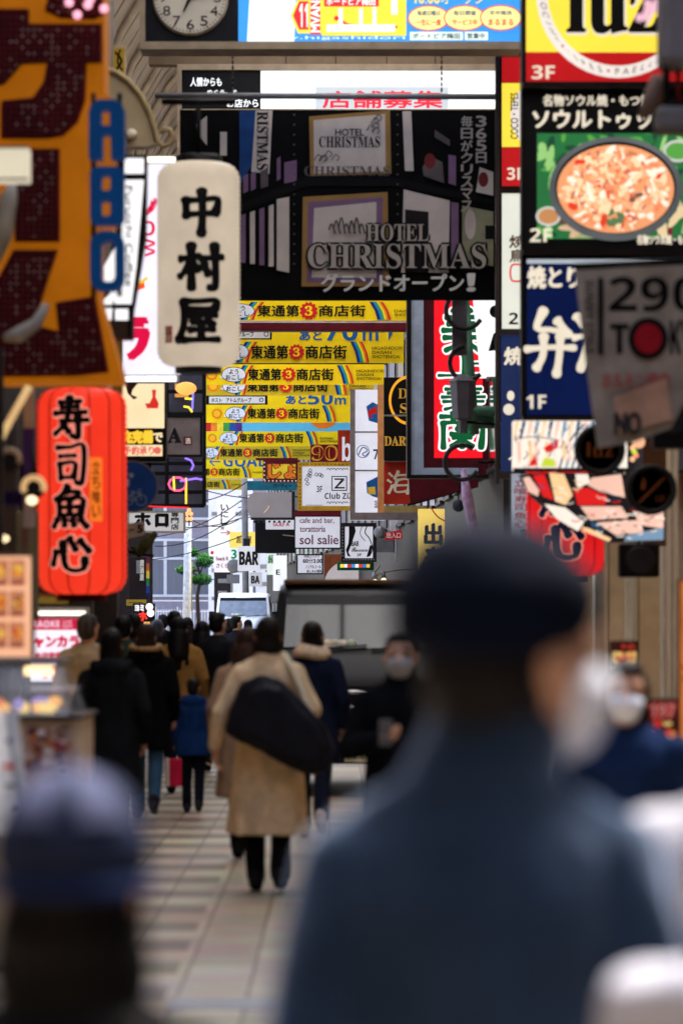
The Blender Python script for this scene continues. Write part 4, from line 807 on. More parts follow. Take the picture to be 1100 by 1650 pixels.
for x, t in ((306, 'poly'), (356, 'bar')): s.poly([(316, 202), (334, 188), (334, 236), (318, 216)], PPAL) if t == 'poly' else s.rect(355, 214, 366, 252, PPAL)
for i in range(7): s.line([(530 + i * 8, 372 - 6 * math.sin(i)), (534 + i * 8, 362 - 5 * (i % 3)), (540 + i * 8, 378)], 3, PDIM, 'scrollwork')
HL = M('hotel_letters', (172, 162, 152), .5, var=.06)
s.text(serif('HOTEL'), 590, 362, 690, 390, INK, .16); s.text(serif('HOTEL'), 590, 362, 690, 390, HL); s.text(serif('CHRISTMAS'), 496, 394, 782, 434, INK, .14); s.text(serif('CHRISTMAS'), 496, 394, 782, 434, HL)
s.text('グランドオープン', 518, 443, 746, 471, WHITEP, .06); s.text('！', 752, 443, 764, 470, WHITEP, .1); s.text('毎日がクリスマス', 742, 188, 760, 344, HL, .05, vertical=True); s.text('365日', 766, 188, 782, 266, HL, .05, vertical=True); s.done()

# ---------------------------------------------------------------- lanterns
def lantern(name, label, box, d, col, glow, chars, wid, seal=None, capm=BLACK, ribs=26, edge=None, group=None, off=0, vr=0, inkc=INK):
    x0, y0, x1, y1 = box; k = mpx(d); r = (x1 - x0) / 2 * k; h = (y1 - y0) * k; c = P((x0 + x1) / 2, y1, d + r)
    o = thing(name, label, 'lantern', c, group); q = MB(); prof = []
    n = ribs * 2
    for i in range(n + 1):
        u = i / n; e = min(u, 1 - u) * h; rc = r * .42; rr = r - rc + math.sqrt(max(0, rc * rc - (rc - min(e, rc)) ** 2)); prof.append((rr * (.972 if i % 2 else 1), u * h))
    q.lathe((c.x, c.y, c.z), prof, L(name + '_paper_' + str(col[1]), col, glow, .12), 48); q.build('shade', o)
    for s_, z in (('cap', h), ('cap', -.045)): q = MB(); q.lathe((c.x, c.y, c.z), [(r * .56, z - .004), (r * .56, z + .05), (r * .5, z + .06)], capm, 28); q.build('cap', o)
    q = MB(); q.tube([(c.x, c.y, c.z + h + .055), (c.x, c.y, c.z + h + .5)], .02, BLACK, 8); q.tube([(c.x - .3, c.y, c.z + h + .5), (c.x + .3, c.y, c.z + h + .5)], .025, BLACK, 8); q.build('hanger', o)
    def wrap(v2, lift): 
        out = []
        for u, z in v2:
            a = (u - c.x) / r + off; out.append((c.x + (r + lift) * math.sin(a), c.y - (r + lift) * math.cos(a), z))
        return out
    q = MB()
    for ch, bx in chars:
        a, b_ = P(bx[0], bx[3], d), P(bx[2], bx[1], d); bb = (a.x, a.z, b_.x, b_.z)
        for j, (v, f) in enumerate(brush_geo(ch, bb, wid)): q.add(wrap(v, .008 + .0008 * j), f, inkc)
    q.build('lettering', o)
    if edge:
        q = MB()
        for ch, bx in chars:
            a, b_ = P(bx[0], bx[3], d), P(bx[2], bx[1], d)
            for j, (v, f) in enumerate(brush_geo(ch, (a.x, a.z, b_.x, b_.z), wid, 3.2 * k)): q.add(wrap(v, .003 + .0003 * j), f, edge)
        q.build('lettering_edge', o)
    if vr:
        q = MB()
        for i in range(vr):
            a = -1.2 + 2.4 * i / (vr - 1); q.tube([(c.x + (p[0] + .002) * math.sin(a), c.y - (p[0] + .002) * math.cos(a), c.z + p[1]) for p in prof], .005, M('rib_red', (150, 22, 18), .6), 5)
        q.build('rib', o)
    return o, c, r, d, wrap
o, c, r, d, wrap = lantern('paper_lantern', 'large white paper lantern with three bold black characters and a small red seal', (252, 259, 388, 592), 31, (236, 218, 194), .6, [('中', (290, 308, 360, 378)), ('村', (289, 394, 360, 466)), ('屋', (287, 482, 356, 550))], .215, ribs=44)
q = MB(); a, b_ = P(259, 551, d), P(275, 524, d); q.add(wrap([(a.x + (b_.x - a.x) * i / 3, z) for z in (a.z, b_.z) for i in range(4)], .004), [(i, i + 1, i + 5, i + 4) for i in range(3)], M('seal_red', (190, 60, 56), .6)); 
for j, (v, f) in enumerate(text_geo('中屋', (a.x + .01, a.z + .01, b_.x - .01, b_.z - .01), .04, vertical=True)): q.add(wrap(v, .008 + .0003 * j), f, CREAM)
q.build('seal', o)
PK = L('lettering_halo', (255, 150, 130), .95)
SC_ = [('寿', (84, 642, 142, 706)), ('司', (88, 716, 140, 778)), ('魚', (84, 786, 142, 850)), ('心', (82, 862, 146, 922))]
o, c, r, d, wrap = lantern('paper_lantern', 'glowing red paper lantern with four black characters, beside the food stall', (58, 622, 206, 958), 28, (255, 58, 36), .92, SC_, .2, ribs=34, edge=PK, vr=6)
q = MB(); a, b_ = P(144, 840, d), P(166, 737, d); q.add(wrap([(a.x + (b_.x - a.x) * i / 3, z) for z in (a.z, b_.z) for i in range(4)], .004), [(i, i + 1, i + 5, i + 4) for i in range(3)], L('label_orange', (252, 124, 40), .95))
for j, (v, f) in enumerate(text_geo('立ち喰い', (a.x + .02, a.z + .02, b_.x - .02, b_.z - .02), .03, vertical=True)): q.add(wrap(v, .008 + .0003 * j), f, M('label_ink', (120, 50, 10), .6))
q.build('paper_label', o)
lantern('paper_lantern', 'red paper lantern half hidden under the fish picture awning on the right', (846, 640, 977, 928), 34, (226, 30, 34), .9, [('魚', (868, 770, 930, 830)), ('心', (876, 838, 938, 900))], .2, ribs=34, edge=PK, vr=6, inkc=NAVY)

# ---------------------------------------------------------------- right hand sign stacks
def stack(label, x0, x1, d, g, close):
    o = None
    s = Sign('sign_stack', label, 'sign', (x0, -160, x1, 680), d, M('stack_black', (18, 16, 18), .45), .32)
    u = (x1 - x0) / 280.0; X = lambda v: x0 + (v - 842) * u
    YL, RL, BL, CL = L('tapas_yellow', (252, 222, 70), 1.05), L('tapas_red', (186, 24, 28), .95), M('yakitori_blue', (10, 30, 88), .4, emit=.5, var=.12), L('stack_cream', (226, 228, 214), .95)
    IVO = L('ivory_letters', (240, 228, 206), .9)
    return s, X, YL, RL, BL, CL, IVO
s, X, YL, RL, BL, CL, IVO = stack('near black sign stack with yellow tapas, stew photograph and blue yakitori panels', 840, 1124, 32, None, True)
s.rect(847, -150, 1118, 84, YL, 'tapas_panel'); s.rect(847, 84, 1118, 133, RL, 'tapas_panel'); s.oval(995, -12, 132, 138, L('ring_white', (238, 228, 220), 1), 'tapas_panel', n=48, hole=0); s.oval(995, -12, 114, 118, YL, 'tapas_panel', n=48); s.poly([(995 + 114 * math.cos(R(a)), -12 + 118 * math.sin(R(a))) for a in range(55, 126, 5)], RL, 'tapas_panel')
s.text(serif('luz'), 915, -40, 1062, 56, IVO, .06, part='tapas_lettering'); s.text(serif('luz'), 913, -42, 1060, 53, INK, .03, part='tapas_lettering'); s.text(bold('3F'), 856, 106, 893, 128, IVO, part='tapas_lettering')
for i, ch in enumerate('COCOCINA・TEPES・PAELLA・TAPAS'):
    a = R(190 - i * 6.6); r_ = 123; cx, cy = 995 + 122 * math.cos(a), -12 + 128 * math.sin(a)
    if ch == '・': s.oval(cx, cy, 2.2, 2.2, RL, 'tapas_lettering'); continue
    v, f = glyphs(ch); ang = -(a - R(90)); w0 = max(p[0] for p in v); h0 = max(p[1] for p in v); y = s.lay(); vs = []
    for p in v:
        lx, ly = (p[0] - w0 / 2) * 15, (p[1] - h0 / 2) * 15; xx = cx + lx * math.cos(ang) + ly * math.sin(ang) * 1; yy = cy + lx * -math.sin(ang) - ly * math.cos(ang); t = s.pt(xx, yy); vs.append((t[0], y, t[1]))
    s.mb('tapas_lettering').add(vs, f, INK)
s.rect(847, 152, 1118, 402, M('stew_black', (20, 20, 24), .4), 'stew_panel'); s.text('名物ソウル焼・もつ鍋', 874, 154, 1046, 172, IVO, .07, part='stew_lettering'); s.text('ソウルトゥップ', 858, 178, 1085, 208, IVO, .09, part='stew_lettering')
GR = [L('leaf_%d' % i, c, 1) for i, c in enumerate(((88, 160, 70), (40, 110, 60), (150, 200, 120), (30, 70, 50)))]; rn = random.Random(11)
s.rect(864, 216, 1118, 386, GR[1], 'stew_photo')
for i in range(110):
    x, y = rn.uniform(868, 1114), rn.uniform(218, 384); a = rn.uniform(0, 3.14); l_, w_ = rn.uniform(10, 24), rn.uniform(3, 8); pts = [(min(1117, max(865, x + l_ * math.cos(t) * math.cos(a) - w_ * math.sin(t) * math.sin(a))), min(385, max(217, y + l_ * math.cos(t) * math.sin(a) + w_ * math.sin(t) * math.cos(a)))) for t in [2 * math.pi * j / 10 for j in range(10)]]
    s.poly(pts, GR[i % 4] if y < 320 or x < 900 else [L('onion', (210, 176, 140), 1), L('beet', (120, 30, 44), 1), L('grain', (232, 206, 160), 1), L('leek', (160, 170, 120), 1)][i % 4], 'stew_photo')
for (cx, cy, rx, ry, hh_) in ((1090, 245, 24, 18, 0), (882, 350, 20, 16, 0)): s.oval(cx, cy, rx, ry, L('side_dish', (206, 206, 200), .9), 'stew_photo'); s.oval(cx, cy, rx * .8, ry * .75, GR[0] if cx > 1000 else L('side_food', (200, 140, 90), .9), 'stew_photo')
s.oval(990, 306, 107, 84, L('bowl_grey', (92, 96, 98), .9, .3), 'stew_photo', 40); s.oval(990, 304, 97, 74, M('bowl_in', (24, 22, 24), .5), 'stew_photo', 40); s.oval(990, 306, 94, 71, L('stew_base', (240, 160, 110), 1.0), 'stew_photo', 40)
FC = [L('stew_%d' % i, c, 1.05) for i, c in enumerate(((255, 214, 170), (250, 140, 96), (222, 66, 40), (255, 236, 214), (196, 120, 90), (244, 176, 130), (120, 84, 70), (90, 120, 80)))]
for i in range(330):
    a, q_ = rn.uniform(0, 6.28), math.sqrt(rn.uniform(0, .86)); x, y = 990 + 92 * q_ * math.cos(a), 306 + 69 * q_ * math.sin(a); l_, w_, b0 = rn.uniform(3, 13), rn.uniform(1.5, 6), rn.uniform(0, 3.14)
    pts = [(x + (l_ * math.cos(t) * math.cos(b0) - w_ * math.sin(t) * math.sin(b0)) * rn.uniform(.75, 1.1), y + (l_ * math.cos(t) * math.sin(b0) + w_ * math.sin(t) * math.cos(b0)) * rn.uniform(.75, 1.1)) for t in [2 * math.pi * j / 9 for j in range(9)]]
    pts = [(990 + (p[0] - 990) * min(1, .99 / max(1e-6, math.hypot((p[0] - 990) / 94, (p[1] - 306) / 71))), 306 + (p[1] - 306) * min(1, .99 / max(1e-6, math.hypot((p[0] - 990) / 94, (p[1] - 306) / 71)))) for p in pts]
    s.poly(pts, FC[7] if (x - 985) ** 2 + (y - 352) ** 2 < 200 else FC[rn.choice((0, 0, 0, 1, 1, 2, 3, 3, 5, 5, 4, 6 if x > 1000 and y > 315 else 0))], 'stew_photo')
s.text(bold('2F'), 852, 370, 888, 392, IVO, part='stew_lettering'); s.text('名物ソウル焼・もつ鍋', 1024, 381, 1116, 396, IVO, .08, part='stew_lettering')
s.rect(847, 420, 1118, 427, L('pale_edge', (190, 200, 210), .8), 'yakitori_panel'); s.rect(847, 427, 1118, 670, BL, 'yakitori_panel'); s.text('焼とり', 849, 432, 930, 466, IVO, .09, part='yakitori_lettering'); s.brush('弁', 846, 502, 924, 606, IVO, .17, part='yakitori_lettering'); s.brush('氵', 918, 512, 960, 602, IVO, .3, part='yakitori_lettering'); s.text(bold('1F'), 846, 638, 878, 660, IVO, part='yakitori_lettering')
for y in (-160, 136, 404, 672): s.rect(840, y, 1124, y + 10, M('stack_trim', (30, 22, 22), .4, metal=.3), 'trim', .03)
s.done()
s, X, YL, RL, BL, CL, IVO = stack('slim copy of the sign stack further back, half hidden by the near one', 803, 1010, 43, None, False)
s.rect(808, 92, 1005, 133, RL, 'tapas_panel'); s.rect(808, 134, 1005, 237, YL, 'tapas_panel'); s.oval(880, 186, 58, 62, L('ring_white', (238, 228, 220), 1), 'tapas_panel'); s.rect(808, 238, 1005, 300, RL, 'tapas_panel'); s.text(bold('3F'), 816, 270, 844, 290, IVO, part='tapas_lettering'); s.text('COCO・TEPES', 822, 150, 834, 224, INK, .05, rot=1, part='tapas_lettering')
s.rect(804, 302, 1005, 312, M('stack_trim', (30, 22, 22), .4, metal=.3), 'trim', .03); s.rect(808, 312, 1005, 530, CL, 'stew_panel'); s.text('焼鳥', 820, 378, 846, 424, M('tan_ink', (120, 90, 60), .5), .06, vertical=True, part='stew_lettering'); s.line([(845, 428), (824, 428), (824, 452), (845, 452)], 3, L('stamp_red', (220, 60, 60), .9), 'stew_lettering'); s.text(bold('2F'), 819, 504, 850, 523, INK, part='stew_lettering')
s.rect(806, 540, 1005, 760, M('dull_blue', (44, 60, 112), .4, emit=.45, var=.12), 'yakitori_panel'); s.text('焼とり', 812, 560, 900, 588, IVO, .08, part='yakitori_lettering'); s.oval(819, 660, 9, 9, IVO, 'yakitori_lettering'); s.oval(822, 638, 6, 8, IVO, 'yakitori_lettering'); s.text(bold('1F'), 818, 735, 846, 753, IVO, part='yakitori_lettering')
s.rect(797, 86, 804, 780, M('stack_post', (58, 50, 48), .5), 'trim', .04); s.rect(800, 760, 1005, 772, MATS['stack_post'], 'trim', .04); s.rect(800, 531, 1005, 540, MATS['stack_post'], 'trim', .03); s.done()
# grey hanging flag
s = Sign('hanging_flag', 'tapering dull grey cloth flag with black 290 lettering and a dark red disc', 'flag', (925, 430, 1110, 722), 21, M('flag_grey', (146, 137, 128), .85, var=.3, scale=5, bump=.9), .015, outline=[(925, 436), (1020, 430), (1140, 426), (1150, 560), (1080, 690), (1022, 712), (962, 722), (945, 600)])
FI = M('flag_ink', (10, 10, 12), .7); s.text(bold('290'), 980, 446, 1128, 502, FI); s.text(bold('T'), 982, 522, 1012, 570, FI); s.oval(1043, 546, 32, 34, FI); s.oval(1043, 546, 22, 24, M('flag_red', (150, 20, 34), .7)); s.text(bold('KYO'), 1078, 516, 1140, 572, FI)
s.rect(962, 448, 971, 572, FI); s.text(bold('SUNNY STYLE'), 941, 452, 956, 570, M('flag_inkdim', (52, 50, 50), .7), rot=-1); s.text('ホルモン焼肉', 968, 600, 1076, 628, M('flag_dimred', (160, 84, 78), .7), .05); s.poly([(988, 640), (1072, 610), (1082, 676), (990, 700)], M('flag_stain', (176, 140, 120), .8, var=.3)); s.text('NO', 990, 666, 1030, 700, M('flag_inkdim', (52, 50, 50), .7), .1); s.done()
q = MB(); q.tube([P(925, 430, 21.05), P(1150, 418, 21.05)], .02, BLACK, 8); solo(q, 'flag_rod', 'thin dark rod from which the grey flag hangs', 'rod')
# camera, speaker and bulb ring things at the top right
o = thing('security_camera', 'dark grey surveillance camera with a hood hanging at the right top corner', 'camera', P(1075, 190, 20)); q = MB(); a, c = P(1063, 108, 20), P(1116, -30, 20); q.box((a.x, 19.9, a.z), (c.x, 20.25, c.z), M('camera_grey', (120, 116, 120), .5), .04); q.build('housing', o); q = MB(); a, c = P(1056, 212, 20), P(1118, 172, 20); q.box((a.x, 19.95, a.z), (c.x, 20.2, c.z), M('camera_box', (104, 100, 102), .6), .03); q.build('junction_box', o); q = MB(); q.tube([P(1072, 108, 20.05), P(1074, 164, 20.05)], .02, BLACK, 8); q.tube([P(1090, 108, 20.05), P(1094, 164, 20.05)], .015, M('red_wire', (110, 30, 30), .6), 6); q.build('cable', o)
q = MB(); q.tube([P(1034, 190, 20.4), P(1050, 160, 20.4), P(1062, 132, 20.4), P(1078, 128, 20.4)], [.03, .055, .06, .03], M('wood_brown', (112, 92, 84), .7), 10); q.build('bracket', o)
PINK = L('blossom_pink', (244, 190, 206), 1); rn = random.Random(5)
o = thing('paper_blossom', 'string of pale pink paper blossoms near the round tapas ring', 'decoration', P(1040, 20, 22)); q = MB(); q.tube([P(1090, -40, 22), P(1050, 0, 22), P(1036, 44, 22)], .008, M('twig', (70, 52, 44), .8), 5); q.build('twig', o)
for i in range(9):
    q = MB(); c = P(1058 - i * 2.6 + rn.uniform(-8, 8), -8 + i * 5 + rn.uniform(-6, 6), 21.97); 
    for j in range(5): a = j * 1.257; q.ball((c.x + .014 * math.cos(a), c.y, c.z + .014 * math.sin(a)), (.013, .006, .013), PINK, 7, 5)
    q.build('blossom', o)
# fish picture signs
PK_ = [L('fish_%d' % i, c, 1.0) for i, c in enumerate(((255, 240, 226), (244, 196, 176), (220, 34, 34), (40, 78, 112), (30, 26, 28), (255, 206, 150), (200, 220, 60), (120, 150, 176)))]
s = Sign('fish_sign', 'bright picture sign of sliced fish and waves under the blue yakitori panel', 'sign', (826, 678, 1010, 758), 31, PK_[0], .2); rn = random.Random(21)
for i in range(16): x = 830 + i * 11; s.poly([(x, 679), (x + 6, 679), (x + 1, 698), (x - 3, 712), (x - 3, 700)], PK_[(5, 3, 1, 7)[i % 4]]) if x < 990 else None
for i in range(9): s.line([(900 + i * 10, 757), (908 + i * 10, 730), (920 + i * 10, 706), (940 + i * 8, 684)], 3, PK_[(3, 7, 3)[i % 3]])
for i in range(10): x = 832 + i * 9; s.poly([(x, 712), (x + 6, 710), (x + 7, 740), (x + 2, 748)], PK_[(1, 0, 5)[i % 3]])
s.line([(828, 708), (860, 704), (900, 710)], 1.6, PK_[4]); s.poly([(874, 722), (898, 708), (898, 722), (880, 730)], PK_[2]); s.oval(888, 734, 8, 6, PK_[0]); s.poly([(850, 752), (860, 732), (866, 750)], PK_[2]); s.poly([(870, 752), (876, 738), (892, 740), (894, 752)], PK_[6]); 
for i in range(70): x, y = rn.uniform(828, 1000), rn.uniform(682, 752); s.line([(x, y), (x + rn.uniform(-3, 5), y + rn.uniform(3, 8)), (x + rn.uniform(-5, 3), y + rn.uniform(8, 14))], rn.uniform(.8, 2.4), PK_[rn.choice((3, 7, 4, 0, 1, 5, 0))])
s.rect(826, 755, 1010, 760, BLACK, 'frame', .02); s.done()
s = Sign('fish_awning', 'curved picture awning of red fish slices, below the bright fish sign', 'awning', (838, 762, 1070, 874), 30, PK_[4], .3, outline=[(838, 764), (900, 761), (1070, 766), (1070, 872), (985, 874), (930, 846), (880, 818), (856, 798)])
for pts, m_ in (([(842, 770), (852, 768), (868, 790), (866, 800), (850, 792)], 1), ([(858, 766), (876, 764), (892, 806), (874, 800)], 2), ([(884, 762), (908, 764), (922, 798), (910, 814), (894, 808)], 5), ([(926, 764), (946, 764), (950, 778), (930, 786)], 0), ([(952, 770), (1000, 764), (1006, 802), (966, 792), (946, 782)], 1), ([(924, 790), (946, 786), (978, 800), (974, 814), (930, 814)], 2), ([(876, 812), (910, 818), (940, 842), (930, 856), (896, 836)], 0), ([(934, 816), (1000, 816), (1012, 834), (950, 838)], 1), ([(936, 848), (950, 852), (984, 868), (980, 873), (940, 856)], 5), ([(1020, 826), (1068, 820), (1068, 852), (1030, 846)], 1), ([(960, 842), (1030, 838), (1036, 858), (990, 862)], 1), ([(1010, 862), (1068, 850), (1068, 870), (1004, 872)], 7), ([(950, 838), (964, 846), (972, 856), (952, 848)], 3)): s.poly(pts, PK_[m_])
for i in range(60):
    x = rn.uniform(860, 1060); y = rn.uniform(770, 812) if i % 2 else rn.uniform(800, 840)
    if y < 764 + (x - 838) * .9 and x < 1060: s.line([(x, y), (x + rn.uniform(3, 9), y + rn.uniform(-2, 4)), (x + rn.uniform(8, 16), y + rn.uniform(-2, 6))], rn.uniform(.8, 2.2), PK_[rn.choice((0, 0, 1, 2, 4, 3, 5))])
for i in range(46): x, y = rn.uniform(945, 1060), rn.uniform(822, 866); s.line([(x, y), (x + rn.uniform(4, 10), y + rn.uniform(-4, 4))], 1.6, PK_[rn.choice((0, 1, 4, 0, 3))])
s.done()
def disc(label, cx, cy, r, d, fn, hub):
    o = thing('round_sign', label, 'sign', P(cx, cy + r, d)); c = P(cx, cy, d); k = mpx(d); q = MB(); q.lathe((c.x, d, c.z), [(r * k * .76, .03), (r * k, .02), (r * k, -.05), (r * k * .9, -.07), (r * k * .78, -.05), (r * k * .76, 0)], M('ring_rubber', (42, 38, 38), .5), 36, 'y'); q.build('frame', o); q = MB(); q.lathe((c.x, d + .01, c.z), [(r * k * .8, .02), (r * k * .8, -.01)], M('disc_brown', (28, 18, 14), .5), 32, 'y', False); q.build('panel', o); q = MB(); fn(q, c, k, d); q.build('lettering', o)
DO = M('disc_orange', (120, 64, 26), .5)
def f1(q, c, k, d):
    for v, f in text_geo(serif('luz'), (c.x - 22 * k, c.z - 12 * k, c.x + 22 * k, c.z + 12 * k)): q.add([(x, d - .004, z) for x, z in v], f, DO)
def f2(q, c, k, d):
    q.prism([(c.x - 22 * k, c.z - 20 * k), (c.x - 19 * k, c.z - 23 * k), (c.x + 23 * k, c.z + 18 * k), (c.x + 20 * k, c.z + 21 * k)], d - .004, d, DO); q.prism([(c.x - 17 * k, c.z), (c.x - 9 * k, c.z), (c.x - 8 * k, c.z + 14 * k), (c.x - 12 * k, c.z + 22 * k), (c.x - 16 * k, c.z + 12 * k)], d - .005, d, DO)
    for v, f in text_geo('1F', (c.x + 8 * k, c.z - 20 * k, c.x + 22 * k, c.z - 10 * k)): q.add([(x, d - .006, z) for x, z in v], f, DO)
disc('dark ring shaped sign with dim tapas lettering in front of the fish pictures', 965, 725, 41, 27.5, f1, 0); disc('dark round disc sign with a dim orange slash, lower right', 1048, 789, 41, 27, f2, 0)
q = MB()
for pts in ([(1010, 690), (1022, 724)],): 
    for i in range(7): q.ball(P(1018 + (i % 3) * 3, 704 + i * 6, 29), .02, L('beads_%d' % (i % 3), ((250, 190, 140), (190, 230, 60), (250, 150, 120))[i % 3], 1.1), 8, 6)
q.ball(P(1028, 712, 29), .05, L('lamp_peach', (250, 190, 150), 1)); solo(q, 'light_string', 'small string of peach and lime lights beside the dark ring sign', 'lights')
# black box speakers and boards at the right wall
for lab, x0, y0, x1, y1, d, m_ in (('black box speaker under the red fish awning', 998, 876, 1062, 930, 30, BLACK), ('black box speaker hanging above the orange wooden panel', 1052, 640, 1110, 722, 24, BLACK)):
    o = thing('speaker', lab, 'speaker', P((x0 + x1) / 2, y1, d)); a, c = P(x0, y1, d), P(x1, y0, d); q = MB(); q.box((a.x, d, a.z), (c.x, d + .25, c.z), m_, .02); q.build('box', o); q = MB(); q.lathe(((a.x + c.x) / 2, d, (a.z + c.z) / 2), [((c.x - a.x) * .38, .004), ((c.x - a.x) * .38, -.012), ((c.x - a.x) * .3, -.016), ((c.x - a.x) * .08, -.004)], DARK, 22, 'y'); q.build('grille', o); q = MB(); q.tube([((a.x + c.x) / 2, d + .12, c.z), ((a.x + c.x) / 2, d + .12, c.z + .2)], .015, DARK, 6); q.build('bracket', o)
s = Sign('wood_panel', 'orange brown wooden facing beside the dark round disc', 'panel', (1036, 700, 1078, 880), 32, BRN, .1); s.done()
for i, (x0, x1, y0, y1, d) in enumerate(((976, 1006, 860, 1090, 33), (1024, 1062, 880, 1150, 31), (1078, 1092, 640, 1130, 29))):
    s = Sign('pillar', ('beige plaster pillar behind the red lantern on the right', 'wide beige plaster pillar behind the masked woman', 'thin beige pillar at the right border')[i], 'pillar', (x0, y0, x1, HY + 1.6 * FPX / d), d, CONC, .3); s.rect(x0 + 3, y0, x0 + 5, y1, M('pillar_groove', (118, 106, 90), .8), 'groove'); s.done()
FOODR = [L('menu_%d' % i, c, .8, .3) for i, c in enumerate(((190, 40, 34), (236, 130, 60), (250, 200, 120), (60, 24, 20), (230, 70, 50)))]
def menu(label, box, d, n, seed, base, nm='menu_board'):
    s = Sign(nm, label, 'sign', box, d, base, .06, DARK, 3); rn = random.Random(seed); x0, y0, x1, y1 = box
    for i in range(n):
        x, y = rn.uniform(x0 + 8, x1 - 8), rn.uniform(y0 + 8, y1 - 8); s.oval(x, y, rn.uniform(3, 8), rn.uniform(3, 7), FOODR[rn.randrange(5)], n=9)
    return s
s = menu('red menu board with white numerals at the lower right', (1040, 1128, 1092, 1196), 19, 14, 3, FOODR[3]); s.text(bold('197'), 1046, 1134, 1086, 1156, FOODR[0], .2); s.text(bold('197'), 1046, 1134, 1086, 1156, M('menu_white', (236, 214, 200), .5)); s.done()
menu('tall glowing orange menu board cut by the right border', (1094, 935, 1150, 1190), 18, 26, 4, FOODR[1]).done(); menu('low red and yellow counter poster at the right border', (1072, 1200, 1160, 1300), 17.5, 18, 6, FOODR[0]).done()
s = menu('small lit food poster above the masked woman', (984, 1034, 1026, 1070), 24, 12, 8, FOODR[2]); s.rect(984, 1034, 1026, 1050, FOODR[3]); s.text('ラーメン', 1000, 1037, 1022, 1047, FOODR[4], .06); s.done()
s = Sign('price_strip', 'white vertical strip sign with faint red and blue writing by the right lantern', 'sign', (822, 762, 856, 920), 40, L('strip_white', (170, 176, 190), .7), .05, DARK, 2); s.text('立喰寿司魚心', 828, 772, 848, 850, RED, .03, vertical=True); s.text('営業時間', 838, 850, 850, 912, NAVY, .03, vertical=True); s.done()
# green iron frame, white flag panel and the black lamp with scrolls
o = thing('iron_frame', 'tall green iron frame standing behind the scroll bracket lamp', 'frame', P(780, 700, 50)); q = MB(); GI = M('iron_green', (70, 108, 88), .5, var=.2); d = 50
for x0, y0, x1, y1, w_ in ((744, 430, 764, 700, 9), (756, 660, 812, 664, 9), (790, 430, 800, 720, 4)): q.tube([P(x0, y0, d), P(x1, y1, d)], w_ * mpx(d), GI, 6)
bar(q, 752, 655, 800, 690, d + .1, .1, GI); q.build('frame', o); s = Sign('white_sign', 'bright white lit panel with black shapes beside the green iron frame', 'sign', (772, 440, 806, 640), 49, L('lit_white', (250, 248, 250), 1.3), .1, outline=[(758, 440), (806, 440), (806, 606), (774, 606)]); s.oval(797, 502, 9, 10, INK); s.poly([(806, 530), (794, 538), (786, 566), (806, 564)], INK); s.done()
o = thing('street_lamp', 'black lantern street lamp with round iron scroll brackets', 'lamp', P(745, 760, 47)); d = 47; q = MB()
for cx, cy, r_ in ((748, 500, 30), (752, 585, 28), (744, 745, 28)): q.tube([P(cx + r_ * math.cos(R(a)), cy + r_ * math.sin(R(a)), d) for a in range(-50, -331, -20)] if cx != 752 else [P(cx + r_ * math.cos(R(a)), cy + r_ * math.sin(R(a)), d) for a in range(40, 271, 20)], 4 * mpx(d), M('scroll_iron', (56, 52, 54), .45), 10)
q.build('scroll', o); q = MB(); q.tube([P(770, 745, d), P(800, 745, d)], .02, BLACK, 6); q.tube([P(752, 680, d), P(802, 684, d)], .02, BLACK, 6); q.build('arm', o)
q = MB(); k = mpx(d); c = P(745, 640, d); q.lathe((c.x, d, c.z), [(7 * k, -58 * k), (8 * k, -38 * k), (16 * k, -34 * k), (21 * k, 22 * k), (23 * k, 26 * k), (8 * k, 36 * k)], M('lamp_grey', (104, 100, 108), .5), 6, smooth=False); q.build('lamp_body', o); q = MB(); bar(q, 728, 470, 752, 572, d + .05, .15, M('lamp_grey', (72, 68, 76), .5)); q.build('post_box', o)
q = MB(); q.tube([P(746, 756, 52), P(752, 800, 52), P(762, 850, 52), P(768, 900, 52)], [.03, .08, .07, .02], M('vinyl', (150, 120, 150), .15, var=.4, scale=12), 10); solo(q, 'closed_parasol', 'closed pale purple vinyl parasol hanging by the red sign', 'parasol')
q = MB(); c = P(738, 815, 61); q.ball(c, .1, M('ball_black', (30, 32, 38), .3), 14, 10); q.tube([c, (c.x, c.y, c.z + .5)], .012, BLACK, 5); solo(q, 'round_speaker', 'small black ball speaker under the skirt of the red sign', 'speaker')
# ---------------------------------------------------------------- left hand signs
OR_ = M('sign_orange', (214, 122, 16), .45, emit=.42, var=.1); DRD = M('bulb_letter_red', (66, 10, 16), .5, var=.2)
s = Sign('bulb_letter_sign', 'big orange sign with dark red bulb studded letters at the top left', 'sign', (-260, -160, 160, 614), 23, OR_, .5, outline=[(-260, -160), (168, -160), (168, 150), (188, 165), (188, 352), (160, 370), (160, 480), (196, 600), (196, 614), (-260, 618)])
shp = [[(-80, 18), (48, 18), (48, 42), (163, 42), (163, 103), (138, 103), (136, 160), (124, 195), (100, 218), (75, 222), (5, 222), (5, 165), (55, 160), (72, 135), (78, 103), (36, 105), (10, 135), (-80, 150)], [(75, 16), (84, -10), (160, -20), (168, 20), (150, 30), (100, 28)], [(27, 243), (95, 243), (95, 388), (27, 388)], [(-80, 480), (-10, 470), (25, 406), (92, 406), (56, 525), (96, 535), (91, 490), (152, 480), (174, 598), (120, 604), (-80, 606)]]
EDG = M('letter_edge', (130, 26, 30), .5); BUL = [M('bulb_off', (150, 120, 116), .25), M('bulb_red', (96, 30, 34), .3)]
def inside(p, poly):
    r = False; n = len(poly)
    for i in range(n):
        a, b_ = poly[i], poly[(i + 1) % n]
        if (a[1] > p[1]) != (b_[1] > p[1]) and p[0] < (b_[0] - a[0]) * (p[1] - a[1]) / (b_[1] - a[1]) + a[0]: r = not r
    return r
rn = random.Random(2); bb = MB()
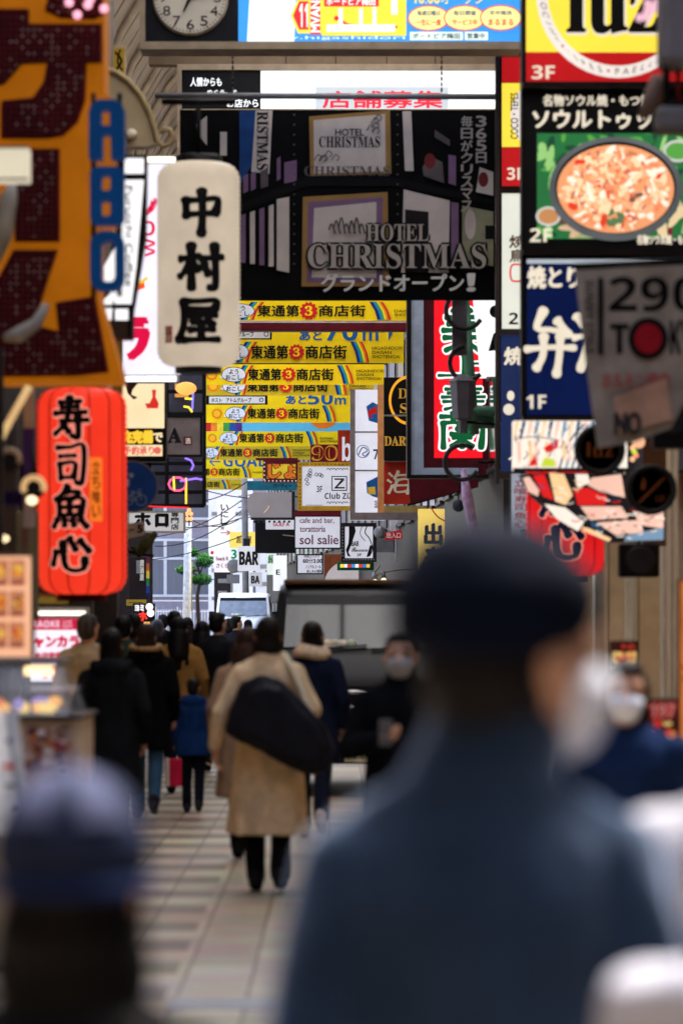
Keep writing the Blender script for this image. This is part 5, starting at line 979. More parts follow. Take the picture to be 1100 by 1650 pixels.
for sp in shp:
    cx, cy = sum(p[0] for p in sp) / len(sp), sum(p[1] for p in sp) / len(sp)
    s.n = 0; s.poly([(p[0] + (2.5 if p[0] > cx else -2.5), p[1] + (2.5 if p[1] > cy else -2.5)) for p in sp], EDG, 'letter_edge', .03); s.n = .02; s.poly(sp, DRD, 'letter', .06)
    x = -30
    while x < 175:
        y = -18
        while y < 610:
            if inside((x, y), sp) and inside((x + 4, y), sp) and inside((x - 4, y), sp) and inside((x, y + 4), sp) and inside((x, y - 4), sp): bb.ball(P(x, y, 23 - .085), 2.6 * mpx(23), BUL[0] if rn.random() < .3 else BUL[1], 6, 4)
            y += 9.5
        x += 9.5
bb.build('bulb', s.o)['kind'] = 'stuff'
PKL = L('bulb_pink', (255, 170, 190), 1.6)
for x, y in ((112, 4), (146, -2), (125, 24), (168, 14), (142, 8)): q = MB(); q.ball(P(x, y, 22.85), .026, PKL, 10, 8); q.build('lit_bulb', s.o)
s.done()
s = Sign('light_box', 'small cream light box in front of the orange bulb sign', 'sign', (-60, 236, 46, 290), 20.5, L('box_cream', (232, 220, 192), .85), .2); s.rect(-60, 236, 46, 239, GREYM, 'trim', .01); s.rect(-60, 287, 46, 290, GREYM, 'trim', .01); s.done()
q = MB(); q.tube([P(-8, 430, 21), P(6, 380, 21), P(14, 320, 21), P(22, 296, 21)], [.02, .05, .05, .02], M('grey_plume', (150, 144, 136), .8, var=.3), 8); solo(q, 'cable_sleeve', 'pale grey padded cable sleeve hanging along the left border over the orange sign', 'cable'); q = MB(); q.tube([P(6, 545, 21), P(30, 540, 21), P(60, 520, 21), P(76, 490, 21)], [.02, .045, .035, .02], MATS['grey_plume'], 8); solo(q, 'cable_sleeve', 'short curved pale grey cable sleeve across the lowest bulb letter of the orange sign', 'cable')
AB = M('letter_blue', (10, 72, 132), .4, emit=.32, var=.08); ABE = M('letter_blue_dark', (6, 22, 48), .4)
o = thing('letter_sign', 'column of fat blue letters A B O beside the orange bulb sign', 'sign', P(170, 470, 22)); d = 22
q = MB(); q.tube([P(151, 150, d + .2), P(151, 478, d + .2)], .015, BLACK, 8); q.tube([P(193, 150, d + .2), P(193, 478, d + .2)], .015, BLACK, 8); q.build('post', o)
def rr(x0, y0, x1, y1, r0, r1):
    pts = []
    for cx, cy, a0, r_ in ((x1 - r0, y0 + r0, -90, r0), (x1 - r1, y1 - r1, 0, r1), (x0 + r1, y1 - r1, 90, r1), (x0 + r0, y0 + r0, 180, r0)):
        for i in range(6): a = R(a0 + 18 * i); pts.append((cx + r_ * math.cos(a), cy + r_ * math.sin(a)))
    return pts
def letter(outer, holes, nm):
    """front plate assembled from horizontal runs so that holes stay open"""
    q = MB(); n = 46; ys = [p[1] for p in outer]; a0, a1 = min(ys), max(ys); xs0, xs1 = min(p[0] for p in outer), max(p[0] for p in outer); h = (a1 - a0) / n
    for j in range(n):
        y = a0 + (j + .5) * h; run = None; m_ = 60
        for i in range(m_ + 1):
            x = xs0 + (xs1 - xs0) * (i + .5) / m_; ins = i < m_ and inside((x, y), outer) and not any(inside((x, y), hh) for hh in holes)
            if ins and run is None: run = x - (xs1 - xs0) / m_ / 2
            if not ins and run is not None:
                e = xs0 + (xs1 - xs0) * i / m_; A, C = P(run, y + h / 2, d), P(e, y - h / 2, d); q.box((A.x, d, A.z), (C.x, d + .14, C.z + .0002), AB); run = None
    return q.build(nm, o)
letter(rr(143, 160, 201, 256, 22, 4), [rr(163, 176, 177, 202, 4, 3), rr(165, 216, 179, 262, 4, 1)], 'letter')
letter(rr(145, 268, 200, 362, 12, 14), [rr(163, 283, 178, 306, 3, 3), rr(163, 323, 178, 347, 3, 3)], 'letter')
letter(rr(145, 372, 200, 468, 22, 22), [rr(163, 389, 185, 454, 8, 8)], 'letter')
s = Sign('lamp_post_sign', 'white lit street lamp box with black cursive writing behind the blue letters', 'lamp', (150, 250, 236, 545), 27, BLACK, .25, outline=[(184, 250), (236, 250), (234, 380), (214, 500), (213, 545), (152, 545), (152, 500), (178, 440)])
s.rect(201, 255, 232, 280, LITW); s.poly([(196, 290), (232, 290), (220, 430), (212, 490), (186, 490), (162, 440), (196, 380)], LITW); s.poly([(158, 492), (182, 470), (182, 490), (180, 516), (156, 516)], LITW); s.rect(186, 498, 207, 516, LITW); s.rect(164, 364, 186, 374, LITW); s.line([(156, 494), (214, 494)], 6, BLACK); s.text('Furuichi Coffee', 203, 300, 214, 462, INK, .02, rot=-1); s.rect(160, 518, 206, 545, M('brown_dark', (60, 44, 36), .6)); s.done()
q = MB(); bar(q, 182, 545, 197, 900, 30.1, .1, M('post_olive', (112, 96, 42), .6, var=.3)); bar(q, 173, 560, 181, 640, 30.12, .08, CREAM); solo(q, 'post', 'olive painted post behind the top of the red lantern', 'post')
s = Sign('pink_letter_sign', 'tall white lit sign with crimson letters behind the white lantern', 'sign', (198, 246, 300, 602), 39, L('lit_lilac', (236, 232, 255), 1.12), .2, outline=[(236, 262), (290, 262), (290, 602), (198, 602), (198, 540)]); PKR = L('crimson', (226, 16, 70), .95)
s.text('ノ', 236, 322, 250, 344, PKR, .3); s.text(bold('O'), 228, 356, 250, 380, PKR); s.text(bold('W'), 234, 384, 250, 414, PKR, rot=1); s.text('ラ', 204, 516, 236, 576, PKR, .18); s.poly([(216, 458), (232, 450), (234, 464), (218, 470)], L('emblem_orange', (240, 90, 40), 1)); s.line([(218, 446), (224, 456), (238, 448)], 5, L('emblem_yellow', (250, 200, 60), 1)); s.done()
for lab, x0, y0, x1, y1, d in (('short lit fluorescent tube above the crimson letter sign', 238, 252, 288, 263, 38.5), ('long lit fluorescent tube below the crimson letter sign', 198, 605, 284, 616, 41), ('lit warm tube on top of the karaoke board', 57, 984, 138, 992, 30.9)):
    o = thing('tube_lamp', lab, 'lamp', P((x0 + x1) / 2, y1, d)); q = MB(); a, c = P(x0, (y0 + y1) / 2, d), P(x1, (y0 + y1) / 2, d); q.tube([a, c], (y1 - y0) * .42 * mpx(d), TUBE if 'warm' in lab or 'short' in lab else L('tube_white', (250, 252, 255), 2), 10); q.build('tube', o); q = MB(); q.box((a.x - .03, d + .03, a.z - .03), (c.x + .03, d + .09, a.z + .05), GREYM); q.build('fitting', o)
# ornate arch bracket
o = thing('arch_bracket', 'cream curved arch bracket with a curled end left of the white lantern', 'bracket', P(210, 240, 35)); d = 35; q = MB()
CRM = M('arch_cream', (168, 152, 122), .6, var=.08)
o1 = [(165, 112), (185, 118), (205, 132), (222, 152), (236, 178), (246, 206), (250, 232), (238, 236), (205, 236), (180, 180), (165, 160)]; q.prism([(P(x, y, d).x, P(x, y, d).z) for x, y in o1], d, d + .25, CRM); q.build('arch_panel', o)
q = MB(); q.tube([P(x, y, d - .02) for x, y in ((165, 110), (186, 116), (207, 130), (226, 152), (240, 178), (249, 206), (253, 226), (262, 236), (274, 232), (279, 220), (274, 209), (265, 208), (261, 216))], 4.5 * mpx(d), M('arch_edge', (150, 132, 96), .55), 8); q.build('arch_moulding', o); q = MB(); q.ball(P(212, 216, d - .05), 9 * mpx(d), CREAM, 12, 8); q.build('knob', o)
s = Sign('poster', 'small yellow and black poster on the cream vault wall', 'poster', (182, 74, 203, 122), 40, M('poster_frame', (170, 150, 110), .6), .05); s.rect(184, 78, 200, 118, M('poster_yellow', (176, 140, 30), .5)); s.line([(186, 84), (196, 98), (188, 112)], 4, INK); s.line([(194, 80), (190, 100), (198, 114)], 3, INK); s.done()
s = Sign('sake_sign', 'lit cream sign with a red sake bottle and yellow characters on black', 'sign', (190, 616, 268, 744), 43, M('sign_black', (14, 13, 14), .4), .2); CRL = L('sake_cream', (255, 226, 180), 1.0)
s.rect(190, 618, 265, 690, CRL); s.poly([(202, 618), (222, 618), (214, 628), (212, 636), (222, 640), (216, 644), (206, 634)], M('ink_brown', (70, 40, 34), .6)); s.poly([(245, 628), (252, 628), (251, 640), (256, 650), (255, 658), (240, 658), (241, 650), (246, 640)], L('sake_red', (220, 50, 40), .9)); s.poly([(234, 650), (247, 650), (244, 658), (237, 658)], L('sake_red', (220, 50, 40), .9)); s.text('充完備', 198, 694, 246, 714, L('sake_yellow', (255, 206, 60), 1), .14); s.text('で', 247, 698, 262, 712, CRL, .1); s.rect(192, 717, 262, 735, CRL); s.text('予約承り', 200, 719, 248, 733, L('sake_pink', (232, 110, 100), .9), .08); s.oval(254, 726, 6, 6, L('sake_pink', (232, 110, 100), .9)); s.done()
s = Sign('letter_sign', 'dull mauve panel with a dark letter A and a maroon stamp in a black frame', 'sign', (266, 670, 326, 736), 56, M('mauve', (150, 132, 128), .6, emit=.12), .2, BLACK, 4); s.text(serif('A'), 271, 690, 292, 713, INK, .06); s.rect(296, 704, 309, 717, MAROON); s.text('酒', 299, 706, 307, 715, CREAM, .05); s.done()
# black framed shop front with neon
o = thing('neon_frame_front', 'black steel grid shop front with curled pink, yellow and violet neon tubes', 'shop front', P(280, 822, 58)); d = 58; q = MB()
for x in (326, 266, 238): bar(q, x, 600, x + 6, 815, d + .01 * (x % 5), .12, BLACK)
for y in (628, 664, 744, 760, 790, 812): bar(q, 210, y, 330, y + 6, d + .03, .07, BLACK)
q.build('frame', o); q = MB(); bar(q, 210, 600, 326, 815, d + .5, .05, M('front_glass', (70, 70, 80), .2, var=.5, scale=2)); q.build('backing', o)
for i, (pts, cc) in enumerate(((([(x, y) for x, y in ((286 + 14 * math.cos(a / 10 * 6.29), 780 + 11 * math.sin(a / 10 * 6.29)) for a in range(11))]), (255, 90, 140)), ([(280, 768), (281, 790)], (255, 220, 60)), ([(300, 770), (300, 812)], (255, 200, 60)), ([(290, 775), (316, 771), (326, 773)], (150, 110, 255)), ([(298, 738), (308, 742), (312, 750), (308, 758)], (140, 110, 255)), ([(298, 642), (310, 643)], (255, 220, 60)), ([(296, 655), (304, 656), (310, 664)], (255, 220, 60)), ([(310, 660), (312, 620)], (130, 120, 255)))):
    q = MB(); q.tube([P(x, y, d - .05) for x, y in pts], .018, L('neon_%d' % i, cc, 1.5), 6); q.build('neon_tube', o)
for x in (282, 300): q = MB(); bar(q, x, 690 if x > 290 else 618, x + 22, 735 if x > 290 else 640, d + .4, .02, L('warm_window', (240, 160, 80), .8, .3)); q.build('lit_window', o)
q = MB(); q.tube([P(210, 815, d - .06), P(305, 818, d - .06)], .012, L('neon_redline', (255, 40, 50), 1.2), 6); q.build('neon_tube', o)
for x0, y0 in ((284, 622),): q = MB(); q.ball(P(300, 626, d - .1), (.16, .1, .1), L('orange_lamp', (255, 180, 90), 1.2), 12, 8); q.build('lamp', o)
s = Sign('cycle_path_sign', 'round dark blue cycle path sign with a faint white bicycle', 'sign', (198, 742, 256, 826), 34, M('sign_cycle_blue', (22, 56, 116), .5), .03, outline=[(212 + 43 * math.cos(R(a)), 784 + 42 * math.sin(R(a))) for a in range(0, 360, 10)]); PB = M('pictogram', (120, 132, 150), .6)
s.oval(212, 784, 43, 42, M('sign_rim', (110, 96, 84), .5), hole=.955); s.oval(228, 806, 9, 9, PB, hole=.86); s.oval(206, 806, 9, 9, PB, hole=.86)
for l_ in ([(206, 806), (214, 794), (226, 794), (218, 806), (206, 806)], [(214, 794), (218, 806)], [(226, 792), (228, 806)], [(222, 790), (228, 789)], [(211, 792), (217, 792)]):
    for a, b_ in zip(l_, l_[1:]): s.line([a, b_], 1.4, PB)
s.oval(212, 766, 4, 4, PB); s.line([(208, 772), (206, 784)], 5, PB); q = MB(); q.tube([P(215, 784, 34.06), P(60, 784, 34.06)], .025, GREYM, 8); q.build('arm', s.o); s.done()
s = Sign('shop_sign', 'white lit shop sign with black characters hanging by a chain under the neon front', 'sign', (206, 824, 298, 858), 60, L('dim_white', (196, 192, 192), .8), .15, BEIGE, 3); s.text('ホ', 218, 826, 242, 850, INK, .12); s.text('ロ', 252, 829, 270, 848, INK, .16); s.text('専門店', 276, 824, 288, 854, INK, .08, vertical=True); s.done()
o = thing('lamp_cluster', 'cluster of warm round bulbs beside the white shop sign', 'lamp', P(305, 848, 62))
for x, y in ((301, 828), (308, 828), (302, 836), (308, 836), (305, 822)): q = MB(); q.ball(P(x, y, 62), .035, L('warm_ball', (255, 170, 110), 1.6), 8, 6); q.build('bulb', o)
q = MB(); q.tube([P(305, 815, 62.05), P(305, 848, 62.05)], .012, BLACK, 5); q.build('stem', o)
s = Sign('dark_vertical_sign', 'narrow dark brown vertical sign with pale characters left of the far street', 'sign', (208, 898, 240, 966), 66, M('sign_umber', (34, 24, 24), .5), .2); s.rect(220, 903, 227, 924, GREYM); s.text('居酒屋', 226, 902, 232, 936, CREAM, .08, vertical=True); s.done()
s = Sign('rainbow_strip', 'thin vertical rainbow strip at the edge of the dark brown sign', 'sign', (236, 894, 241, 962), 65.8, NAVY, .02, bev=0)
for i, m_ in enumerate(((90, 40, 60), (180, 90, 40), (210, 180, 60), (40, 120, 70), (40, 60, 130))): s.rect(236, 896 + i * 12, 241, 908 + i * 12, M('strip_%d' % i, m_, .6))
s.done()
s = Sign('yellow_board', 'small yellow board below the dark brown vertical sign', 'sign', (204, 966, 236, 976), 66, M('board_ochre', (206, 168, 60), .5, emit=.2), .1); s.line([(208, 971), (230, 971)], 1, INK); s.done()
s = Sign('lit_word_sign', 'small black sign with white and red lit characters and two white globes', 'sign', (214, 972, 250, 1012), 54, BLACK, .1); RL2 = L('lit_red', (255, 60, 50), 1.2); s.text('ヨミ', 218, 975, 232, 984, LITW, .12); s.text('ホ', 224, 986, 237, 1000, RL2, .1); s.rect(232, 1002, 242, 1006, L('lit_orange', (255, 180, 100), 1.2))
for x, y in ((241, 978), (243, 988)): q = MB(); q.ball(P(x, y, 53.9), .05, L('globe', (255, 255, 255), 1.8), 12, 8); q.build('globe', s.o)
s.done()
s = Sign('leaning_board', 'tan paper board clipped under the round cycle sign', 'sign', (204, 840, 234, 868), 38, M('tan_card', (150, 126, 106), .7), .02, outline=[(204, 844), (232, 840), (234, 862), (206, 868)]); s.text('5', 222, 846, 230, 858, INK, .1); s.line([(208, 854), (217, 853)], 2, INK); s.done()
q = MB(); q.tube([P(214, 880, 44), P(222, 892, 44), P(236, 876, 44), P(252, 858, 44)], [.03, .06, .07, .03], M('leafy_garland', (66, 60, 32), .8, var=.5, scale=20, bump=.6), 9); q.tube([P(206, 888, 44), P(222, 892, 44), P(248, 896, 44)], .02, M('bracket_maroon', (60, 16, 24), .5), 6); solo(q, 'garland', 'dark leafy garland on a maroon bracket beside the red lantern', 'garland')
# far white signs around the grey pole
G2 = 'signs at the bright street end'
for nm, lab, box, d, cc, tx in (('far_sign', 'tall white far sign with slanting black brush characters and a red arrow', (350, 805, 379, 866), 185, (246, 244, 250), [('いにし', 356, 812, 368, 846, INK, True), ('→', 356, 855, 374, 862, RED, False), ('酒房', 356, 842, 361, 854, INK, True)]), ('far_sign', 'blank pale white far sign left of the brush character sign', (337, 836, 369, 896), 190, (238, 242, 242), [('・', 340, 888, 344, 893, RED, False)]), ('far_sign', 'white far sign with pale pink writing below the blank white one', (345, 893, 370, 922), 188, (240, 232, 236), [('Snack R', 348, 897, 368, 903, PUR, False), ('さくら', 349, 908, 367, 915, PUR, False)]),
    ('far_sign', 'yellow far sign behind the grey utility pole', (370, 857, 412, 883), 178, (250, 220, 110), [('居酒屋', 381, 864, 405, 875, M('olive_ink', (110, 90, 30), .6), False)]), ('far_sign', 'small green and white far sign left of the BAR sign', (371, 883, 385, 904), 176, (220, 244, 236), [('3', 373, 886, 381, 900, M('sea_green', (20, 140, 100), .5), False)]), ('far_sign', 'plain white upright far sign right of the BAR sign', (440, 895, 462, 952), 150, (240, 240, 244), [('E', 445, 918, 451, 926, INK, False)]), ('far_sign', 'green topped white far sign beside the black box sign', (430, 892, 445, 926), 158, (226, 236, 230), [('緑', 432, 894, 442, 908, GREEN, False)])):
    s = Sign(nm, lab, 'sign', box, d, L('far_%d' % cc[2] + str(box[0]), cc, .92), .2, group=G2)
    for t in tx: s.text(t[0], t[1], t[2], t[3], t[4], t[5], .06, vertical=t[6])
    s.done()
s = Sign('bar_board', 'pale grey board with BAR in heavy black capitals on the grey pole', 'sign', (383, 880, 419, 920), 157, L('bar_grey', (214, 214, 222), .86), .3); s.text(bold('BAR'), 386, 889, 416, 910, INK, .05); s.done()
s = Sign('bar_board', 'small lower board with the letters BA half hidden below the large BAR board', 'sign', (402, 922, 422, 945), 156, L('bar_grey2', (196, 196, 204), .8), .3); s.text(bold('BA'), 405, 928, 418, 940, INK, .05); s.done()
q = MB(); q.lathe(P(377, 912, 172), [(.05, .2), (.3, .18), (.32, 0), (.25, -.05)], GREYM, 18, 'y'); q.box(P(366, 940, 171.9), P(386, 926, 172.3), STEEL, .02); solo(q, 'outdoor_fan', 'grey round ventilator and box behind the BAR pole', 'ventilator')
for lab, x0, y0, x1, y1, d, m_ in (('dark balcony structure with grilles behind the far white signs', 345, 920, 372, 956, 200, DARK), ('white plank facade right of the BAR boards, far down the street', 412, 860, 480, 1000, 210, FWH), ('tall pale facade rising behind the far white signs', 336, 740, 405, 1000, 228, M('pale_facade', (216, 214, 222), .7, var=.06))):
    o = thing('facade', lab, 'building', P((x0 + x1) / 2, HY, d)); a, c = P(x0, HY + EYE * FPX / d, d), P(x1, y0, d); q = MB(); q.box((a.x, d, 0), (c.x, d + 4, c.z), m_); q.build('wall', o); q = MB()
    for i in range(5): z = c.z * (.25 + .15 * i); q.box((a.x + .2, d - .05, z), (c.x - .2, d - .003, z + .22), GREYM if m_ is not DARK else STEEL)
    q.build('window', o)

# ---------------------------------------------------------------- food stall and boards on the left
o = thing('food_stall', 'food stall with a lit glass counter and fried food posters on the left', 'stall', (-1.75, 18.6, 0)); d = 17.6
WOODL = M('stall_cream', (206, 178, 148), .6, var=.08); x1 = P(126, 0, d).x
q = MB(); q.box((-3.2, d, 0), (x1, d + 1.1, P(0, 1156, d).z), WOODL, .01); q.build('counter', o); q = MB(); q.box((-3.2, d - .04, P(0, 1160, d).z), (x1 + .02, d + 1.12, P(0, 1153, d).z), DARK, .005); q.build('counter_edge', o)
gl = bpy.data.materials.new('case_glass'); gl.use_nodes = True; nt = gl.node_tree; bs = nt.nodes['Principled BSDF']; bs.inputs['Base Color'].default_value = (.9, .93, .95, 1); bs.inputs['Roughness'].default_value = .03; tb = nt.nodes.new('ShaderNodeBsdfTransparent'); mx_ = nt.nodes.new('ShaderNodeMixShader'); mx_.inputs[0].default_value = .22; nt.links.new(tb.outputs[0], mx_.inputs[1]); nt.links.new(bs.outputs[0], mx_.inputs[2]); nt.links.new(mx_.outputs[0], nt.nodes['Material Output'].inputs[0])
zc, zt = P(0, 1153, d).z, P(0, 1072, d).z
q = MB(); q.face([(-3.1, d + .02, zc), (x1 - .03, d + .02, zc), (x1 - .10, d + .3, zt), (-3.1, d + .3, zt)], gl); q.face([(x1 - .03, d + .02, zc), (x1 - .03, d + 1.0, zc), (x1 - .1, d + .9, zt), (x1 - .10, d + .3, zt)], gl); q.build('glass_case', o)
q = MB(); q.box((-3.1, d + .28, zt), (x1 - .09, d + 1.0, zt + .03), STEEL); q.tube([(x1 - .03, d + .02, zc), (x1 - .10, d + .3, zt)], .008, STEEL, 6); q.box((-3.1, d + .02, zc + .11), (x1 - .04, d + .9, zc + .118), gl); q.build('case_frame', o)
q = MB(); q.box((P(30, 0, d).x, d + .35, zt - .05), (P(72, 0, d).x, d + .5, zt - .012), L('case_lamp', (255, 206, 140), 3.5)); q.build('case_lamp', o)
q = MB(); rn = random.Random(8)
for i in range(40): x = rn.uniform(-2.4, x1 - .12); q.ball((x, d + rn.uniform(.15, .8), zc + rn.uniform(.02, .05)), (rn.uniform(.025, .05), .035, .028), L('fried_%d' % (i % 4), ((250, 180, 90), (255, 214, 120), (220, 110, 60), (150, 130, 200))[i % 4], 1.1), 8, 6)  # food glows by itself, standing in for bright light in the case
q.build('fried_food', o)
q = MB(); a, c = P(36, 1250, d), P(122, 1166, d); rn = random.Random(4)
q.box((a.x, d - .012, a.z), (c.x, d - .002, c.z), M('poster_pale', (190, 160, 140), .6))
PC = [M('poster_%d' % i, c_, .6) for i, c_ in enumerate(((120, 60, 40), (196, 110, 50), (86, 50, 56), (210, 190, 180), (160, 60, 70)))]
for i in range(60): x, z = rn.uniform(a.x + .03, c.x - .03), rn.uniform(a.z + .03, c.z - .02); r_ = rn.uniform(.008, .025); q.face([(x + r_ * math.cos(t), d - .015 - .0004 * i, z + r_ * math.sin(t) * .8) for t in [j * .785 for j in range(8)]], PC[rn.randrange(5)])
q.build('counter_poster', o)
q = MB(); bar(q, -140, 560, 4, 1180, 20.2, .1, DKPAN); q.build('stall_frame', o)
s = Sign('menu_board', 'tall lit board of six fried food photographs at the left border', 'sign', (-60, 893, 54, 1068), 19, L('board_peach', (255, 190, 150), .95), .06, M('frame_olive', (110, 96, 74), .5), 5); rn = random.Random(9); FD = [L('fry_%d' % i, c_, .9, .35) for i, c_ in enumerate(((250, 150, 50), (220, 90, 40), (255, 196, 90), (200, 60, 50), (150, 70, 40)))]
for i in range(3):
    for j in range(2):
        x, y = 2 + j * 28, 922 + i * 50; s.rect(x - 13, y - 20, x + 12, y + 22, L('cell', (214, 140, 104), .7), 'food_photo')
        for n in range(11): s.poly([(x + rn.uniform(-5, 5) + rn.uniform(4, 7) * math.cos(t), y + rn.uniform(-8, 5) + rn.uniform(5, 10) * math.sin(t)) for t in [q_ * .785 for q_ in range(8)]], FD[rn.randrange(5)], 'food_photo')
        s.text('120円', x - 11, y + 14, x + 8, y + 21, MATS['print_red'], .1)
s.done()
s = Sign('karaoke_board', 'lit pink and white karaoke board with red characters under a warm tube', 'sign', (48, 994, 132, 1100), 31, L('karaoke_white', (244, 236, 255), 1.1), .12, DARK, 3); KR = L('karaoke_red', (206, 30, 70), .95); s.rect(50, 996, 130, 1015, KR); s.text(bold('KARAOKE'), 36, 1000, 97, 1011, L('karaoke_pale', (250, 220, 240), 1)) if False else s.text(bold('RAOKE'), 53, 1000, 97, 1011, L('karaoke_pale', (250, 220, 240), 1)); s.text('LIVE', 102, 1000, 116, 1005, L('karaoke_pale', (250, 220, 240), 1)); s.text('PARTY', 102, 1007, 118, 1012, L('karaoke_pale', (250, 220, 240), 1)); s.text('ャンカラ', 57, 1025, 127, 1043, KR, .16); s.text('本店営業中', 57, 1051, 111, 1063, KR, .12); s.rect(50, 1073, 130, 1082, KR); s.text('カラオケ', 70, 1084, 110, 1094, KR, .1); s.done()
o = thing('sandwich_board', 'white leaning sandwich board with faint print at the lower left border', 'sign', P(0, 1000 + 1.6 * FPX / 14, 14)); d = 14
q = MB(); pa, pb, pc_, pd = P(-70, 1345, d), P(42, 1345, d), P(10, 1150, d), P(-70, 1150, d); q.add([(p.x, d + (0 if i in (0, 1) else .25), p.z) for i, p in enumerate((pa, pb, pc_, pd))] + [(p.x, d + .04 + (0 if i in (0, 1) else .25), p.z) for i, p in enumerate((pa, pb, pc_, pd))], [(0, 1, 2, 3), (4, 7, 6, 5), (0, 4, 5, 1), (1, 5, 6, 2), (2, 6, 7, 3), (3, 7, 4, 0)], M('board_white', (226, 222, 212), .5, var=.1)); q.build('board', o)
q = MB(); q.tube([(pb.x, d - .02, pb.z - .6), (pb.x, d, pb.z), (pc_.x, d + .25, pc_.z)], .022, GREYM, 6); q.tube([(pb.x, d + .9, 0), (pc_.x, d + .27, pc_.z)], .02, GREYM, 6); q.tube([(pa.x, d - .02, 0), (pa.x, d, pa.z)], .02, GREYM, 6); q.tube([(pb.x, d - .02, 0), (pb.x, d - .02, pb.z - .55)], .02, GREYM, 6); q.build('frame', o)
q = MB()
for i, (x, y, w_) in enumerate(((4, 1200, 14), (0, 1240, 22), (14, 1304, 10), (4, 1270, 18))): a, c = P(x, y, d), P(x + w_, y - 7, d); t = (1345 - y) / 195 * .25; q.box((a.x, d + t - .012, a.z), (c.x, d + t - .006, c.z), (NAVY, RED, NAVY, GREYM)[i])
q.build('print', o)
# warm pipes and spotlights at the upper left
WP = L('pipe_warm', (255, 190, 130), .85, .35); d = 21
q = MB(); q.tube([P(-14, 740, d), P(10, 690, d), P(48, 622, d)], .02, WP, 8); solo(q, 'tube_lamp', 'slanting warm lit tube left of the red lantern', 'lamp')
for lab, cx, cy, lit in (('dark spot lamp with a pale rim at the left border', 16, 742, 0), ('spot lamp with a warm lit rim touching the red lantern', 55, 786, 1)):
    o = thing('spot_lamp', lab, 'lamp', P(cx, cy + 20, d)); c = P(cx, cy, d); q = MB(); q.lathe((c.x, d, c.z), [(.035, .14), (.055, .1), (.06, 0), (.05, -.01)], DARK, 18, 'y'); q.build('lamp_head', o); q = MB(); q.tube([(c.x + .056 * math.cos(R(a)), d - .012, c.z + .056 * math.sin(R(a))) for a in range(-20, 211, 15)], .016, WP if lit else M('rim_pale', (180, 150, 120), .5), 8); q.build('rim', o); q = MB(); q.tube([(c.x, d + .08, c.z), (c.x - .02, d + .12, c.z + .25)], .012, DARK, 6); q.build('arm', o)
q = MB(); q.ball(P(52, 806, d), (.03, .03, .025), L('bulb_hot', (255, 220, 170), 2.4), 10, 8); solo(q, 'bare_bulb', 'hot glowing bare bulb touching the left edge of the red lantern', 'bulb'); q = MB(); q.ball(P(2, 868, d), (.045, .03, .022), L('bulb_hot', (255, 220, 170), 2.4), 10, 8); solo(q, 'bare_bulb', 'hot glowing bare bulb of the food stall at the left border', 'bulb')
s = Sign('vertical_banner', 'narrow white and violet vertical banner between the lamps and red lantern', 'banner', (38, 628, 56, 850), 24, M('banner_white', (206, 196, 200), .7), .02); s.rect(38, 690, 56, 770, M('banner_violet', (86, 60, 150), .6)); s.done()
s = Sign('violet_awning', 'dark violet cloth valance low beside the red lantern', 'awning', (-40, 790, 62, 815), 25, M('violet_dark', (36, 26, 66), .8), .04); s.line([(-40, 812), (62, 813)], 2, M('violet_trim', (70, 50, 110), .7)); s.done()
s = Sign('notice_panel', 'olive grey upright notice panel with faint red print left of the red lantern', 'panel', (24, 824, 62, 1000), 26, M('panel_olive', (120, 112, 88), .7), .06); s.text('お知らせ', 36, 850, 46, 900, M('faint_red', (150, 70, 70), .7), .03, vertical=True); s.rect(24, 824, 28, 1000, M('panel_edge', (80, 74, 58), .7)); s.done()
s = Sign('yellow_notice', 'pale yellow notice strip under the red lantern', 'sign', (54, 936, 110, 974), 29, M('notice_grey', (150, 150, 130), .6), .05); s.rect(54, 962, 110, 972, M('notice_yellow', (214, 190, 80), .5, emit=.15)); s.text('営業時間', 62, 944, 102, 956, INK, .06); s.done()

